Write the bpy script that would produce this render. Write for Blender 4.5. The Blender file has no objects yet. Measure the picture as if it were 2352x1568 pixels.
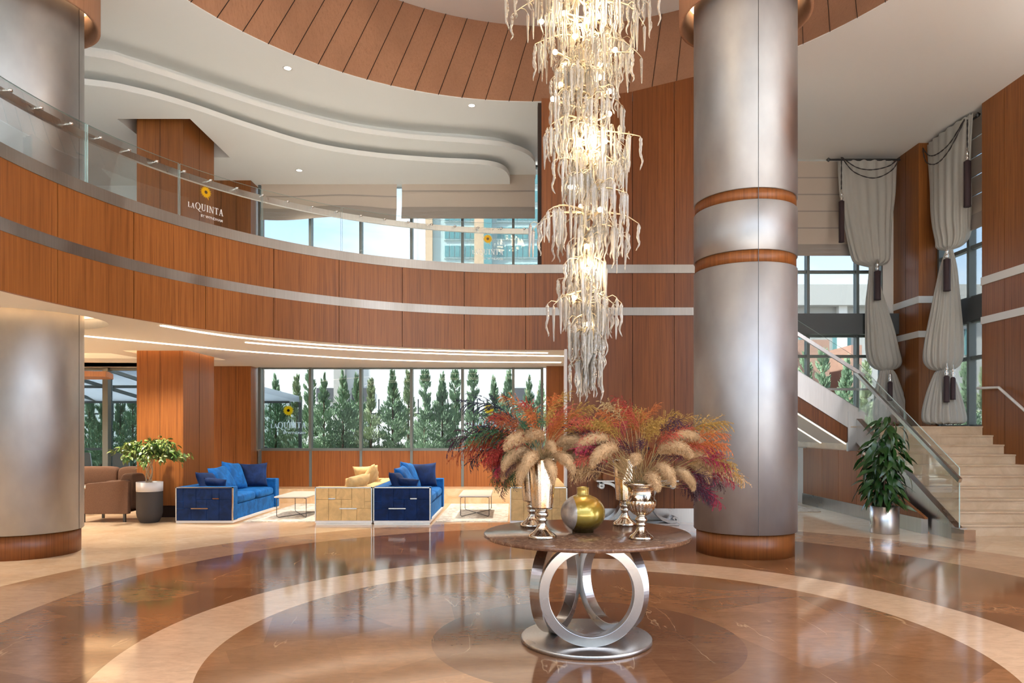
import bpy, bmesh, math, random
from math import sin, cos, pi, radians, sqrt, atan2, hypot
from mathutils import Vector, Matrix
from mathutils.geometry import tessellate_polygon

SC = bpy.context.scene
COL = SC.collection
R = random.Random(7)

# ------------------------------------------------------------------ camera, world, exposure
cam_d = bpy.data.cameras.new('camera'); cam = bpy.data.objects.new('camera', cam_d); COL.objects.link(cam)
cam.location = (0, 0, 1.51); cam.rotation_euler = (pi/2, 0, 0)
cam_d.sensor_width = 36; cam_d.lens = 1620*36/2352
cam_d.shift_x = -4/2352; cam_d.shift_y = 206/2352
cam_d.clip_start = .05; cam_d.clip_end = 500
SC.camera = cam
SC.view_settings.view_transform = 'Standard'; SC.view_settings.look = 'None'
SC.view_settings.gamma = 1; SC.view_settings.use_curve_mapping = False
SC.view_settings.exposure = 0.25
SC.cycles.use_denoising = True
SC.cycles.max_bounces = 10; SC.cycles.diffuse_bounces = 5; SC.cycles.glossy_bounces = 5
SC.cycles.transmission_bounces = 8; SC.cycles.transparent_max_bounces = 24
SC.cycles.caustics_reflective = False; SC.cycles.caustics_refractive = False
SC.cycles.sample_clamp_indirect = 6
WORLD = 5.0
TINT = 0.26
w = bpy.data.worlds.new('sky'); SC.world = w; w.use_nodes = True
nt = w.node_tree; nt.nodes.clear()
def wn(t): return nt.nodes.new(t)
out = wn('ShaderNodeOutputWorld'); bg = wn('ShaderNodeBackground'); nt.links.new(bg.outputs[0], out.inputs[0])
bg.inputs[1].default_value = WORLD
tc = wn('ShaderNodeTexCoord'); sx = wn('ShaderNodeSeparateXYZ'); nt.links.new(tc.outputs['Generated'], sx.inputs[0])
rp = wn('ShaderNodeValToRGB'); nt.links.new(sx.outputs[2], rp.inputs[0])
e = rp.color_ramp.elements
e[0].position = 0; e[0].color = (.62, .58, .52, 1); e[1].position = .004; e[1].color = (1, .97, .93, 1)
for p, c in ((.12, (.92, .95, 1, 1)), (.2, (.60, .77, 1, 1)), (.36, (.36, .58, .98, 1)), (.6, (.62, .74, .95, 1)), (1, (.5, .66, .95, 1))):
    q = e.new(p); q.color = c
mp = wn('ShaderNodeMapping'); mp.inputs['Scale'].default_value = (2, 2, 7); nt.links.new(tc.outputs['Generated'], mp.inputs[0])
nz = wn('ShaderNodeTexNoise'); nz.inputs['Scale'].default_value = 2.2; nz.inputs['Detail'].default_value = 5; nt.links.new(mp.outputs[0], nz.inputs[0])
r2 = wn('ShaderNodeValToRGB'); r2.color_ramp.elements[0].position = .45; r2.color_ramp.elements[1].position = .75; nt.links.new(nz.outputs[0], r2.inputs[0])
mx = wn('ShaderNodeMix'); mx.data_type = 'RGBA'; nt.links.new(r2.outputs[0], mx.inputs[0]); nt.links.new(rp.outputs[0], mx.inputs[6]); mx.inputs[7].default_value = (.95, .96, 1, 1)
nt.links.new(mx.outputs[2], bg.inputs[0])

sun_d = bpy.data.lights.new('sun', 'SUN'); sun = bpy.data.objects.new('sun', sun_d); COL.objects.link(sun)
sun_d.energy = 30; sun_d.angle = radians(2); sun_d.color = (1, .96, .90)
sun.rotation_euler = Vector((.60, .26, -.70)).to_track_quat('-Z', 'Y').to_euler()

# ------------------------------------------------------------------ helpers
def lamp(name, kind, loc, energy, color=(1, .82, .62), size=.1, rot=(0, 0, 0), spot=None, label=None, size_y=None):
    d = bpy.data.lights.new(name, kind); o = bpy.data.objects.new(name, d); COL.objects.link(o)
    o.location = loc; o.rotation_euler = rot; d.energy = energy; d.color = color
    if kind == 'AREA':
        d.size = size
        if size_y: d.shape = 'RECTANGLE'; d.size_y = size_y
        else: d.shape = 'DISK'
    else: d.shadow_soft_size = size
    if kind == 'SPOT': d.spot_size = radians(spot or 120); d.spot_blend = .8
    return o

def P(px, py, D):
    return Vector(((px-1180)/1620*D, D, 1.51+(990-py)/1620*D))

class MB:
    def __init__(s): s.v = []; s.f = []; s.sm = []
    def add(s, vs, fs, smooth=False):
        n = len(s.v); s.v += [tuple(v) for v in vs]; s.f += [tuple(i+n for i in f) for f in fs]; s.sm += [smooth]*len(fs); return s
    def box(s, x0, y0, z0, x1, y1, z1):
        v = [(x, y, z) for z in (z0, z1) for x, y in ((x0, y0), (x1, y0), (x1, y1), (x0, y1))]
        return s.add(v, [(3, 2, 1, 0), (4, 5, 6, 7), (0, 1, 5, 4), (1, 2, 6, 5), (2, 3, 7, 6), (3, 0, 4, 7)])
    def bar(s, a, b, w, h=None, up=(0, 0, 1)):
        a = Vector(a); b = Vector(b); h = h or w; d = (b-a).normalized(); u = Vector(up)
        if abs(d.dot(u)) > .99: u = Vector((0, 1, 0))
        sd = d.cross(u).normalized(); u = sd.cross(d).normalized()
        v = [p+sd*i*w/2+u*j*h/2 for p in (a, b) for i, j in ((-1, -1), (1, -1), (1, 1), (-1, 1))]
        return s.add(v, [(0, 1, 2, 3), (7, 6, 5, 4), (0, 4, 5, 1), (1, 5, 6, 2), (2, 6, 7, 3), (3, 7, 4, 0)])
    def tube(s, pts, r, n=8, caps=True, smooth=True):
        pts = [Vector(p) for p in pts]; m = len(pts)
        rr = r if isinstance(r, (list, tuple)) else [r]*m
        vs = []; prev = None
        for i, p in enumerate(pts):
            t = (pts[min(i+1, m-1)]-pts[max(i-1, 0)]).normalized()
            if prev is None:
                a = Vector((0, 0, 1)) if abs(t.z) < .9 else Vector((1, 0, 0)); u = t.cross(a).normalized()
            else:
                u = (prev-t*prev.dot(t)).normalized()
            prev = u; vv = t.cross(u)
            for k in range(n):
                an = 2*pi*k/n; vs.append(p+(u*cos(an)+vv*sin(an))*rr[i])
        fs = [(i*n+k, i*n+(k+1) % n, (i+1)*n+(k+1) % n, (i+1)*n+k) for i in range(m-1) for k in range(n)]
        s.add(vs, fs, smooth)
        if caps:
            s.add([vs[k] for k in range(n)], [tuple(range(n))[::-1]]); s.add([vs[(m-1)*n+k] for k in range(n)], [tuple(range(n))])
        return s
    def lathe(s, prof, c=(0, 0, 0), n=32, smooth=True, a0=0, a1=2*pi, flute=None):
        full = abs(a1-a0-2*pi) < 1e-6; k = n if full else n+1; vs = []
        for r, z in prof:
            for i in range(k):
                a = a0+(a1-a0)*i/n; rr = r
                if flute: rr = r*(1+flute(z, a))
                vs.append((c[0]+rr*cos(a), c[1]+rr*sin(a), c[2]+z))
        fs = []
        for j in range(len(prof)-1):
            for i in range(n if full else k-1):
                fs.append((j*k+i, j*k+(i+1) % k, (j+1)*k+(i+1) % k, (j+1)*k+i))
        return s.add(vs, fs, smooth)
    def prism(s, poly, z0, z1, holes=(), top=True, bottom=True, sides=True):
        loops = [list(poly)]+[list(h) for h in holes]
        flat = [p for l in loops for p in l]; n = len(flat)
        tris = tessellate_polygon([[Vector((x, y, 0)) for x, y in l] for l in loops])
        vs = [(x, y, z0) for x, y in flat]+[(x, y, z1) for x, y in flat]; fs = []
        for t in tris:
            t = tuple(t)
            if bottom: fs.append(t)
            if top: fs.append(tuple(i+n for i in t))
        o = 0
        if sides:
            for l in loops:
                m = len(l)
                for i in range(m): fs.append((o+i, o+(i+1) % m, o+(i+1) % m+n, o+i+n))
                o += m
        return s.add(vs, fs)
    def quad(s, a, b, c, d): return s.add([a, b, c, d], [(0, 1, 2, 3)])
    def build(s, name, mat, parent=None, world=True, bevel=0, fixn=False):
        me = bpy.data.meshes.new(name); me.from_pydata(s.v, [], s.f)
        me.polygons.foreach_set('use_smooth', s.sm)
        me.materials.append(mat); me.update()
        if fixn or bevel:
            bm = bmesh.new(); bm.from_mesh(me); bmesh.ops.recalc_face_normals(bm, faces=bm.faces)
            bm.to_mesh(me); bm.free()
        o = bpy.data.objects.new(name, me); COL.objects.link(o)
        if bevel:
            b = o.modifiers.new('bevel', 'BEVEL'); b.width = bevel; b.segments = 2; b.limit_method = 'ANGLE'
        if parent is not None:
            o.parent = parent
            if world:
                off = Vector((0, 0, 0)); p = parent
                while p is not None: off += p.location; p = p.parent
                o.location = -off
        return o

def tag(o, label=None, cat=None, group=None, kind=None):
    if label: o['label'] = label
    if cat: o['category'] = cat
    if group: o['group'] = group
    if kind: o['kind'] = kind
    return o
def empty(name, loc, label, cat, group=None, kind=None, rz=0):
    o = bpy.data.objects.new(name, None); COL.objects.link(o); o.location = loc; o.rotation_euler[2] = rz
    o.empty_display_size = .1
    return tag(o, label, cat, group, kind)
def st(o, label, cat): return tag(o, label, cat, None, 'structure')
def copy_tree(o, parent=None):
    c = o.copy(); COL.objects.link(c); c.parent = parent
    for ch in [x for x in KIDS.get(o.name, [])]: copy_tree(ch, c)
    return c
KIDS = {}
def index_kids():
    KIDS.clear()
    for o in bpy.data.objects:
        if o.parent: KIDS.setdefault(o.parent.name, []).append(o)
def copy_thing(root, loc, rz=None, label=None, group=None):
    c = root.copy(); COL.objects.link(c); c.location = loc
    if rz is not None: c.rotation_euler[2] = rz
    if label: c['label'] = label
    if group: c['group'] = group
    for ch in KIDS.get(root.name, []): copy_tree(ch, c)
    return c

# ------------------------------------------------------------------ materials
def mat(name, color=(.5, .5, .5), rough=.5, metal=0, spec=None, trans=0, emit=None, es=0, coat=0, ior=None, sheen=0, aniso=0, sub=0):
    m = bpy.data.materials.new(name); m.use_nodes = True; b = m.node_tree.nodes['Principled BSDF']
    b.inputs['Base Color'].default_value = (*color, 1); b.inputs['Roughness'].default_value = rough
    b.inputs['Metallic'].default_value = metal
    if spec is not None: b.inputs['Specular IOR Level'].default_value = spec
    b.inputs['Transmission Weight'].default_value = trans
    if ior: b.inputs['IOR'].default_value = ior
    if coat: b.inputs['Coat Weight'].default_value = coat; b.inputs['Coat Roughness'].default_value = .06
    if sheen: b.inputs['Sheen Weight'].default_value = sheen; b.inputs['Sheen Roughness'].default_value = .4
    if emit: b.inputs['Emission Color'].default_value = (*emit, 1); b.inputs['Emission Strength'].default_value = es
    if aniso: b.inputs['Anisotropic'].default_value = aniso
    return m
class NT:
    """small wrapper to write node graphs"""
    def __init__(s, m): s.t = m.node_tree; s.b = s.t.nodes['Principled BSDF']; s.tc = s.n('ShaderNodeTexCoord')
    def n(s, k, **kw):
        x = s.t.nodes.new(k)
        for a, b in kw.items(): setattr(x, a, b)
        return x
    def l(s, a, b): s.t.links.new(a, b)
    def obj(s, scale=(1, 1, 1), rot=(0, 0, 0)):
        m = s.n('ShaderNodeMapping'); m.inputs['Scale'].default_value = scale; m.inputs['Rotation'].default_value = rot
        s.l(s.tc.outputs['Object'], m.inputs[0]); return m.outputs[0]
    def noise(s, vec, scale=5, detail=3, rough=.5, dist=0):
        x = s.n('ShaderNodeTexNoise'); x.inputs['Scale'].default_value = scale; x.inputs['Detail'].default_value = detail
        x.inputs['Roughness'].default_value = rough; x.inputs['Distortion'].default_value = dist; s.l(vec, x.inputs['Vector']); return x.outputs[0]
    def ramp(s, fac, stops, interp='LINEAR'):
        x = s.n('ShaderNodeValToRGB'); cr = x.color_ramp; cr.interpolation = interp
        while len(cr.elements) < len(stops): cr.elements.new(.5)
        for e, (p, c) in zip(cr.elements, stops): e.position = p; e.color = (*c, 1) if len(c) == 3 else c
        s.l(fac, x.inputs[0]); return x.outputs[0]
    def mix(s, fac, a, b, mode='MIX'):
        x = s.n('ShaderNodeMix', data_type='RGBA', blend_type=mode)
        for v, i in ((fac, 0), (a, 6), (b, 7)):
            if isinstance(v, (int, float)): x.inputs[i].default_value = v
            elif isinstance(v, tuple): x.inputs[i].default_value = (*v, 1)
            else: s.l(v, x.inputs[i])
        return x.outputs[2]
    def math(s, op, a, b=None):
        x = s.n('ShaderNodeMath', operation=op)
        for v, i in ((a, 0), (b, 1)):
            if v is None: continue
            if isinstance(v, (int, float)): x.inputs[i].default_value = v
            else: s.l(v, x.inputs[i])
        return x.outputs[0]
    def bump(s, h, strength=.2, dist=.01):
        x = s.n('ShaderNodeBump'); x.inputs['Strength'].default_value = strength; x.inputs['Distance'].default_value = dist
        s.l(h, x.inputs['Height']); s.l(x.outputs[0], s.b.inputs['Normal'])
def wood(name, dark, light, rough=.40, coat=0, cell=1.2):
    m = mat(name, light, rough, coat=coat, spec=.4); g = NT(m)
    fine = g.noise(g.obj((1, 1, .012)), 120, 4, .6)
    mid = g.noise(g.obj((1, 1, .02)), 34, 4, .6, .3)
    big = g.noise(g.obj((1, 1, .15)), 1.1, 2)
    a = g.math('ADD', g.math('MULTIPLY', fine, .55), g.math('MULTIPLY', mid, .45))
    c = g.ramp(a, [(.37, tuple(x*.9 for x in dark)), (.46, tuple((x+y)/2 for x, y in zip(dark, light))), (.60, light)])
    c = g.mix(g.ramp(big, [(.35, (0, 0, 0)), (.65, (.42,)*3)]), c, tuple(x*.72 for x in dark), 'MIX')
    g.l(c, g.b.inputs['Base Color'])
    return m
M = {}
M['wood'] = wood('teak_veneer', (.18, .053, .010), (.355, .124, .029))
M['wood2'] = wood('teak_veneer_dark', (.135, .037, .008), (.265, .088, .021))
M['drumwood'] = wood('pale_cherry_veneer', (.38, .185, .10), (.46, .235, .135), .55, 0)
M['joint'] = mat('joint_black', (.02, .008, .004), .8)
M['white'] = mat('ceiling_paint', (.84, .84, .81), .85, spec=.2)
M['trimwhite'] = mat('white_trim', (.78, .76, .72), .5)
M['marble'] = mat('cream_marble', (.62, .44, .27), .25, coat=.2)
g = NT(M['marble']); nn = g.noise(g.obj((1, 1, 1)), 3, 8, .65, 1.0)
g.l(g.ramp(nn, [(.3, (.56, .37, .20)), (.55, (.68, .50, .31)), (.72, (.74, .60, .42))]), g.b.inputs['Base Color'])
def steel(name, c, rough, aniso=.5, sc=(1, 1, .03), amp=.12, s=70):
    m = mat(name, c, rough, 1, aniso=aniso); g = NT(m)
    nf = g.noise(g.obj(sc), s, 3); nb = g.noise(g.obj((1, 1, .7)), 1.6, 3)
    v = g.math('ADD', g.math('MULTIPLY', nf, .5), g.math('MULTIPLY', nb, .5))
    g.l(g.ramp(v, [(.3, tuple(x*(1-amp) for x in c)), (.7, tuple(min(1, x*(1+amp)) for x in c))]), g.b.inputs['Base Color'])
    g.l(g.ramp(nb, [(.3, (rough*.8,)*3), (.7, (rough*1.25,)*3)]), g.b.inputs['Roughness'])
    return m
M['steel'] = steel('brushed_steel', (.54, .52, .50), .30)
M['colsteel'] = steel('column_steel', (.385, .38, .38), .50, aniso=.15, sc=(1, 1, .55), amp=.13, s=5)
M['bandsteel'] = steel('band_steel', (.33, .30, .27), .42)
M['chrome'] = mat('chrome', (.75, .73, .70), .12, 1)
M['dark_metal'] = mat('dark_metal', (.08, .08, .08), .35, .8)
M['frame'] = mat('window_frame_grey', (.16, .18, .175), .4, .3)
M['spandrel'] = mat('spandrel_grey', (.085, .095, .10), .45, .2)
def glass(name, tint, fmax=1.0):
    m = bpy.data.materials.new(name); m.use_nodes = True; t = m.node_tree; t.nodes.clear()
    o = t.nodes.new('ShaderNodeOutputMaterial'); mi = t.nodes.new('ShaderNodeMixShader'); tr = t.nodes.new('ShaderNodeBsdfTransparent')
    gl = t.nodes.new('ShaderNodeBsdfGlossy'); fr = t.nodes.new('ShaderNodeFresnel'); mu = t.nodes.new('ShaderNodeMath')
    mu.operation = 'MULTIPLY'; mu.inputs[1].default_value = fmax; fr.inputs[0].default_value = 1.45
    tr.inputs[0].default_value = (*tint, 1); gl.inputs['Roughness'].default_value = .01
    t.links.new(fr.outputs[0], mu.inputs[0]); t.links.new(mu.outputs[0], mi.inputs[0])
    t.links.new(tr.outputs[0], mi.inputs[1]); t.links.new(gl.outputs[0], mi.inputs[2]); t.links.new(mi.outputs[0], o.inputs[0]); return m
M['pane'] = glass('dimming_glass', (sqrt(TINT)*.97, sqrt(TINT)*1.02, sqrt(TINT)*1.02), .5)  # tint added to dim outdoor light to the interior level
M['railglass'] = glass('clear_glass', (.965, .982, .974), .45)
M['glassedge'] = mat('glass_edge', (.45, .60, .56), .15)
M['blind'] = mat('blind_fabric', (.56, .47, .39), .9)
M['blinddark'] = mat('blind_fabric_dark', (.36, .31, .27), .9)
M['curtain'] = mat('curtain_fabric', (.42, .405, .365), .85, sheen=.15)
M['tassel'] = mat('tassel_plum', (.045, .025, .028), .7)
M['cord'] = mat('cord_black', (.03, .025, .025), .7)
M['led'] = mat('led_strip', (1, .9, .75), emit=(1, .80, .60), es=9)
M['ledsoft'] = mat('led_strip_soft', (1, .9, .75), emit=(1, .86, .70), es=2.2)
M['cove'] = mat('cove_glow', (1, .8, .5), emit=(1, .66, .36), es=7)
M['ringglow'] = mat('ring_glow', (1, .8, .5), emit=(1, .70, .42), es=2.2)
M['bulb'] = mat('bulb_glow', (1, .9, .7), emit=(1, .74, .42), es=40)
M['down'] = mat('downlight_glow', (1, 1, 1), emit=(1, .93, .82), es=9)
def velvet(name, c, hi, lo=.62, hg=1.25):
    m = mat(name, c, .75, sheen=.22, spec=.2); g = NT(m); n1 = g.noise(g.obj(), 7, 5, .6, .5)
    g.b.inputs['Sheen Tint'].default_value = (*hi, 1)
    g.l(g.ramp(n1, [(.38, tuple(x*lo for x in c)), (.62, tuple(min(1, x*hg) for x in c))]), g.b.inputs['Base Color']); return m
M['blue'] = velvet('blue_velvet', (.002, .085, .30), (.1, .45, 1))
M['navy'] = velvet('navy_velvet', (.004, .018, .075), (.05, .2, .6))
M['cream'] = velvet('cream_velvet', (.62, .42, .185), (1, .85, .6), .85, 1.1)
M['brownfab'] = mat('brown_wool', (.095, .045, .024), .9)
g = NT(M['brownfab']); nn = g.noise(g.obj(), 260, 2); g.l(g.ramp(nn, [(.35, (.07, .03, .016)), (.65, (.15, .078, .042))]), g.b.inputs['Base Color'])
M['rug'] = mat('pale_rug', (.60, .55, .47), .95)
g = NT(M['rug']); nn = g.noise(g.obj(), 9, 6, .7, 1); g.l(g.ramp(nn, [(.4, (.72, .68, .60)), (.6, (.42, .37, .30))]), g.b.inputs['Base Color'])
M['tabletop'] = mat('pale_stone_top', (.70, .64, .56), .2)
M['whiteplastic'] = mat('white_plastic', (.8, .8, .8), .4)
M['leaf'] = mat('leaf_green', (.055, .13, .025), .4); M['leafdark'] = mat('leaf_dark', (.018, .062, .012), .3)
M['leafol'] = mat('leaf_olive', (.13, .18, .035), .45)
M['thuja'] = mat('conifer_green', (.31, .43, .28), .8); M['thuja2'] = mat('conifer_olive', (.40, .47, .29), .8)
M['bark'] = mat('bark_pale', (.42, .30, .18), .8); M['barkdark'] = mat('bark_dark', (.10, .06, .035), .9)
M['soil'] = mat('soil', (.03, .02, .012), 1)
M['potblack'] = mat('pot_charcoal', (.035, .030, .028), .7); M['potwhite'] = mat('pot_white', (.72, .70, .68), .5)
M['walloutside'] = mat('render_white', (.74, .74, .72), .9); M['darkwin'] = mat('dark_window', (.10, .10, .11), .3)
M['fence'] = mat('fence_black', (.03, .035, .04), .5)
M['ground'] = mat('paving_grey', (.40, .38, .35), .9)
M['brickred'] = mat('brick_red', (.42, .24, .18), .9)
M['officewall'] = mat('office_render', (.42, .41, .385), .9)
M['towerglass'] = mat('tower_glass', (.12, .26, .27), .25); M['towerwall'] = mat('tower_panel', (.40, .48, .47), .6); M['towerbrown'] = mat('tower_brown', (.55, .38, .25), .7)
M['towerlight'] = mat('tower_light', (.45, .56, .55), .4)
M['logoyellow'] = mat('logo_yellow', (.95, .55, .01), .5); M['logowhite'] = mat('logo_white', (.9, .9, .88), .5)
def translucent(m, f):
    t = m.node_tree; b = t.nodes['Principled BSDF']; o = t.nodes['Material Output']; mi = t.nodes.new('ShaderNodeMixShader'); tr = t.nodes.new('ShaderNodeBsdfTranslucent')
    tr.inputs[0].default_value = b.inputs['Base Color'].default_value; mi.inputs[0].default_value = f
    t.links.new(b.outputs[0], mi.inputs[1]); t.links.new(tr.outputs[0], mi.inputs[2]); t.links.new(mi.outputs[0], o.inputs[0]); return m
M['logodark'] = mat('logo_brown', (.10, .05, .01), .5)
translucent(M['logowhite'], .3); M['logofrost'] = translucent(mat('logo_frosted', (.97, .97, .96), .5), .93); M['logosun'] = translucent(mat('logo_sun', (.97, .60, .01), .5), .9); translucent(M['logoyellow'], .5)

# polished floor with inlaid circles of brown and tan marble
M['floor'] = mat('polished_marble', (.6, .4, .25), .09, spec=.26)
g = NT(M['floor'])
pos = g.n('ShaderNodeSeparateXYZ'); g.l(g.tc.outputs['Object'], pos.inputs[0])
def marble(c0, c1, vein, seed, vs=.5, amt=.8, bstr=.55):
    v = g.obj((1, 1, 1), (0, 0, seed))
    cl = g.noise(v, 1.3, 7, .62, .8)
    base = g.ramp(cl, [(.3, c0), (.7, c1)])
    vo = g.n('ShaderNodeTexVoronoi', feature='F1'); vo.inputs['Scale'].default_value = 1.15
    g.l(g.obj((1, 1.25, 1), (0, 0, seed+.4)), vo.inputs[0])
    hs = g.n('ShaderNodeSeparateColor'); g.l(vo.outputs['Color'], hs.inputs[0])
    base = g.mix(g.math('MULTIPLY', hs.outputs[0], bstr), base, tuple(x*.52 for x in c0))
    fine = g.noise(g.obj((1, 3.4, 1), (0, 0, seed+.35)), 7, 7, .72, .7)
    base = g.mix(g.ramp(fine, [(.42, (0, 0, 0)), (.68, (.42,)*3)]), base, tuple(x*.55 for x in c0))
    nv = g.noise(g.obj((1, .22, 1), (0, 0, seed+.9)), 1.5, 5, .5, .25)
    ln = g.math('ABSOLUTE', g.math('SUBTRACT', nv, .5))
    mask = g.ramp(ln, [(0, (amt*.6,)*3), (.001, (amt*.2,)*3), (.0025, (0, 0, 0))])
    gate = g.ramp(g.noise(v, 1.7, 2), [(.5, (0, 0, 0)), (.62, (1, 1, 1))])
    return g.mix(g.mix(1, mask, gate, 'MULTIPLY'), base, vein)
def inside(cx, cy, r):
    dx = g.math('SUBTRACT', pos.outputs[0], cx); dy = g.math('SUBTRACT', pos.outputs[1], cy)
    d = g.math('SQRT', g.math('ADD', g.math('MULTIPLY', dx, dx), g.math('MULTIPLY', dy, dy)))
    return g.math('LESS_THAN', d, r)
beige = marble((.66, .45, .27), (.80, .62, .43), (.85, .72, .55), 0, amt=.5, bstr=.25)
tan = marble((.42, .24, .13), (.52, .31, .175), (.62, .45, .32), .3, amt=.3, bstr=.3)
lightr = marble((.56, .35, .215), (.66, .44, .28), (.8, .65, .5), .9, amt=.3, bstr=.18)
brown = marble((.20, .088, .038), (.33, .158, .072), (.62, .38, .20), .6, bstr=.6)
brown2 = marble((.235, .103, .042), (.37, .175, .078), (.62, .38, .20), 1.4, bstr=.6)
dark = marble((.14, .060, .028), (.23, .105, .05), (.66, .45, .27), 2.0, bstr=.4)
c = beige
for (cx, cy, r), col in (((.801, 5.928, 5.866), tan), ((.643, 6.219, 4.738), brown), ((.575, 5.128, 3.264), lightr), ((.563, 5.108, 2.638), brown2), ((.527, 5.147, 1.12), dark)):
    c = g.mix(inside(cx, cy, r), c, col)
ringc = g.math('SUBTRACT', inside(2.89, 8.83, 1.10), inside(2.89, 8.83, .8))
g.l(c, g.b.inputs['Base Color'])

# brown emperador table top
M['emperador'] = mat('brown_marble_top', (.1, .05, .03), .16, spec=.35)
g = NT(M['emperador']); n1 = g.noise(g.obj(), 28, 8, .7, .6)
g.l(g.ramp(n1, [(.3, (.075, .033, .018)), (.55, (.15, .075, .042)), (.68, (.30, .19, .12))]), g.b.inputs['Base Color'])
# speckled mercury glass
M['mercury'] = mat('mercury_silver', (.66, .58, .49), .16, 1)
g = NT(M['mercury']); n1 = g.noise(g.obj(), 150, 3); n2 = g.noise(g.obj((1, 1, .3)), 25, 4)
g.l(g.mix(g.ramp(n2, [(.5, (0, 0, 0)), (.65, (1, 1, 1))]), g.ramp(n1, [(.30, (.22, .14, .08)), (.40, (.70, .64, .55))]), (.62, .43, .24)), g.b.inputs['Base Color'])
g.l(g.ramp(n1, [(.3, (.5,)*3), (.45, (.15,)*3)]), g.b.inputs['Roughness'])

ARCC = (.25, 6.54); ARCR = 5.2
CTOP = 7.4; ZA = 6.87; ZB = 7.08; ZL = 2.90; DW = 15.5
def arc_pts(r, a0, a1, n, c=ARCC):
    return [(c[0]+r*cos(radians(a0+(a1-a0)*i/n)), c[1]+r*sin(radians(a0+(a1-a0)*i/n))) for i in range(n+1)]
def circle(cx, cy, r, n=48): return [(cx+r*cos(2*pi*i/n), cy+r*sin(2*pi*i/n)) for i in range(n)]
def smooth_line(pts, n=8):
    out = []; m = len(pts)
    for i in range(m-1):
        p0 = pts[max(i-1, 0)]; p1 = pts[i]; p2 = pts[i+1]; p3 = pts[min(i+2, m-1)]
        for k in range(n):
            t = k/n
            out.append(tuple(.5*((2*p1[j])+(-p0[j]+p2[j])*t+(2*p0[j]-5*p1[j]+4*p2[j]-p3[j])*t*t+(-p0[j]+3*p1[j]-3*p2[j]+p3[j])*t**3) for j in range(len(p1))))
    out.append(tuple(pts[-1])); return out

# ------------------------------------------------------------------ the room shell
st(MB().box(-15, -8, -.2, 9.6, 0, 0).build('floor_bounce', mat('white_bounce', (.80, .79, .76), .35)), 'added white floor behind the viewer that bounces light upward', 'floor')  # unseen white floor, added to bounce neutral light onto the ceilings
st(MB().box(-15, 0, -.2, 9.6, 16.2, 0).build('floor', M['floor']), 'polished marble lobby floor with inlaid brown and beige circles', 'floor')
DC = (.334, 7.257); DR = 5.365; KV = 1.178; KZ = 1.72*KV
drum_lo = circle(*DC, DR, 160)
drum_up = [(x+.364*KV, y+KV) for x, y in drum_lo]
st(MB().prism([(-15, -1.5), (9.6, -1.5), (9.6, 16.2), (-15, 16.2)], CTOP, CTOP+.012, [drum_lo]).build('ceiling', M['white']), 'white upper ceiling with a large round opening', 'ceiling')  # stops short behind the camera, an added opening for daylight
# wooden drum: leaning ring of planks
b = MB(); bj = MB(); N = 160
for i in range(N):
    x0, y0 = drum_lo[i]; x1, y1 = drum_lo[(i+1) % N]
    X0, Y0 = drum_up[i]; X1, Y1 = drum_up[(i+1) % N]
    b.quad((x0, y0, CTOP), (x1, y1, CTOP), (X1, Y1, CTOP+KZ), (X0, Y0, CTOP+KZ))
    if i % 2 == 0:
        cx, cy = DC; k = .998
        a = Vector((cx+(x0-cx)*k, cy+(y0-cy)*k, CTOP)); c2 = Vector((cx+.364*KV+(X0-cx-.364*KV)*k, cy+KV+(Y0-cy-KV)*k, CTOP+KZ))
        bj.bar(a, c2, .008, .008)
dr = st(b.build('wall_round_ceiling_opening', M['drumwood']), 'pale wooden planks lining the round ceiling opening', 'wall')
bj.build('plank_joint', M['joint'], dr)
st(MB().prism([(-8, -1), (9, -1), (9, 16.5), (-8, 16.5)], CTOP+KZ, CTOP+KZ+.1).build('ceiling_top', M['white']), 'topmost white ceiling seen through the round opening', 'ceiling')

# curved dropped ceiling steps
ledA = smooth_line([(-15, 10.2), (-9, 10.4), (-6.69, 10.9), (-5.97, 11.2), (-5.33, 11.75), (-4.67, 12.5), (-3.82, 13.3), (-2.78, 13.78), (-1.58, 14.05), (-.97, 14.12), (-.5, 14.22), (-.22, 14.45), (-.10, 14.85), (-.08, 15.4)])
ledB = smooth_line([(-15, 9.7), (-9, 9.9), (-6.41, 10.45), (-5.73, 10.85), (-4.92, 11.6), (-4.15, 12.3), (-3.09, 13.05), (-1.93, 13.45), (-.85, 13.64), (-.17, 13.83), (.22, 14.13), (.42, 14.55), (.47, 15.1), (.48, 15.4)])
def inset(pts, d):
    out = []
    for i, p in enumerate(pts):
        a = pts[max(i-1, 0)]; c = pts[min(i+1, len(pts)-1)]; tx, ty = c[0]-a[0], c[1]-a[1]; l = hypot(tx, ty) or 1
        out.append((p[0]-ty/l*d, p[1]+tx/l*d))
    return out
PX0, PX1, PY0, PY1 = -6.59, -5.78, 12.33, 13.6
hole_u = [(PX0-.22, PY0-.22), (PX1+.22, PY0-.22), (PX1+.22, PY1+.22), (PX0-.22, PY1+.22)]
for nm, ln, z, zt, lab, hol in (('trim_1', ledB, ZB, CTOP, 'wavy white ceiling step, the upper of the two', 1), ('trim_2', ledA, ZA, ZB, 'wavy white ceiling step, the lower of the two', 1)):
    b = MB(); b.prism(ln+[(ln[-1][0], 15.6), (-15, 15.6)], z, z+.095, [hole_u])
    ins = inset(ln, .38)
    b.prism(ins+[(ins[-1][0], 15.6), (-15, 15.6)], z+.095, zt, [hole_u])
    st(b.build(nm, M['white']), lab, 'ceiling trim')
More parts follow.
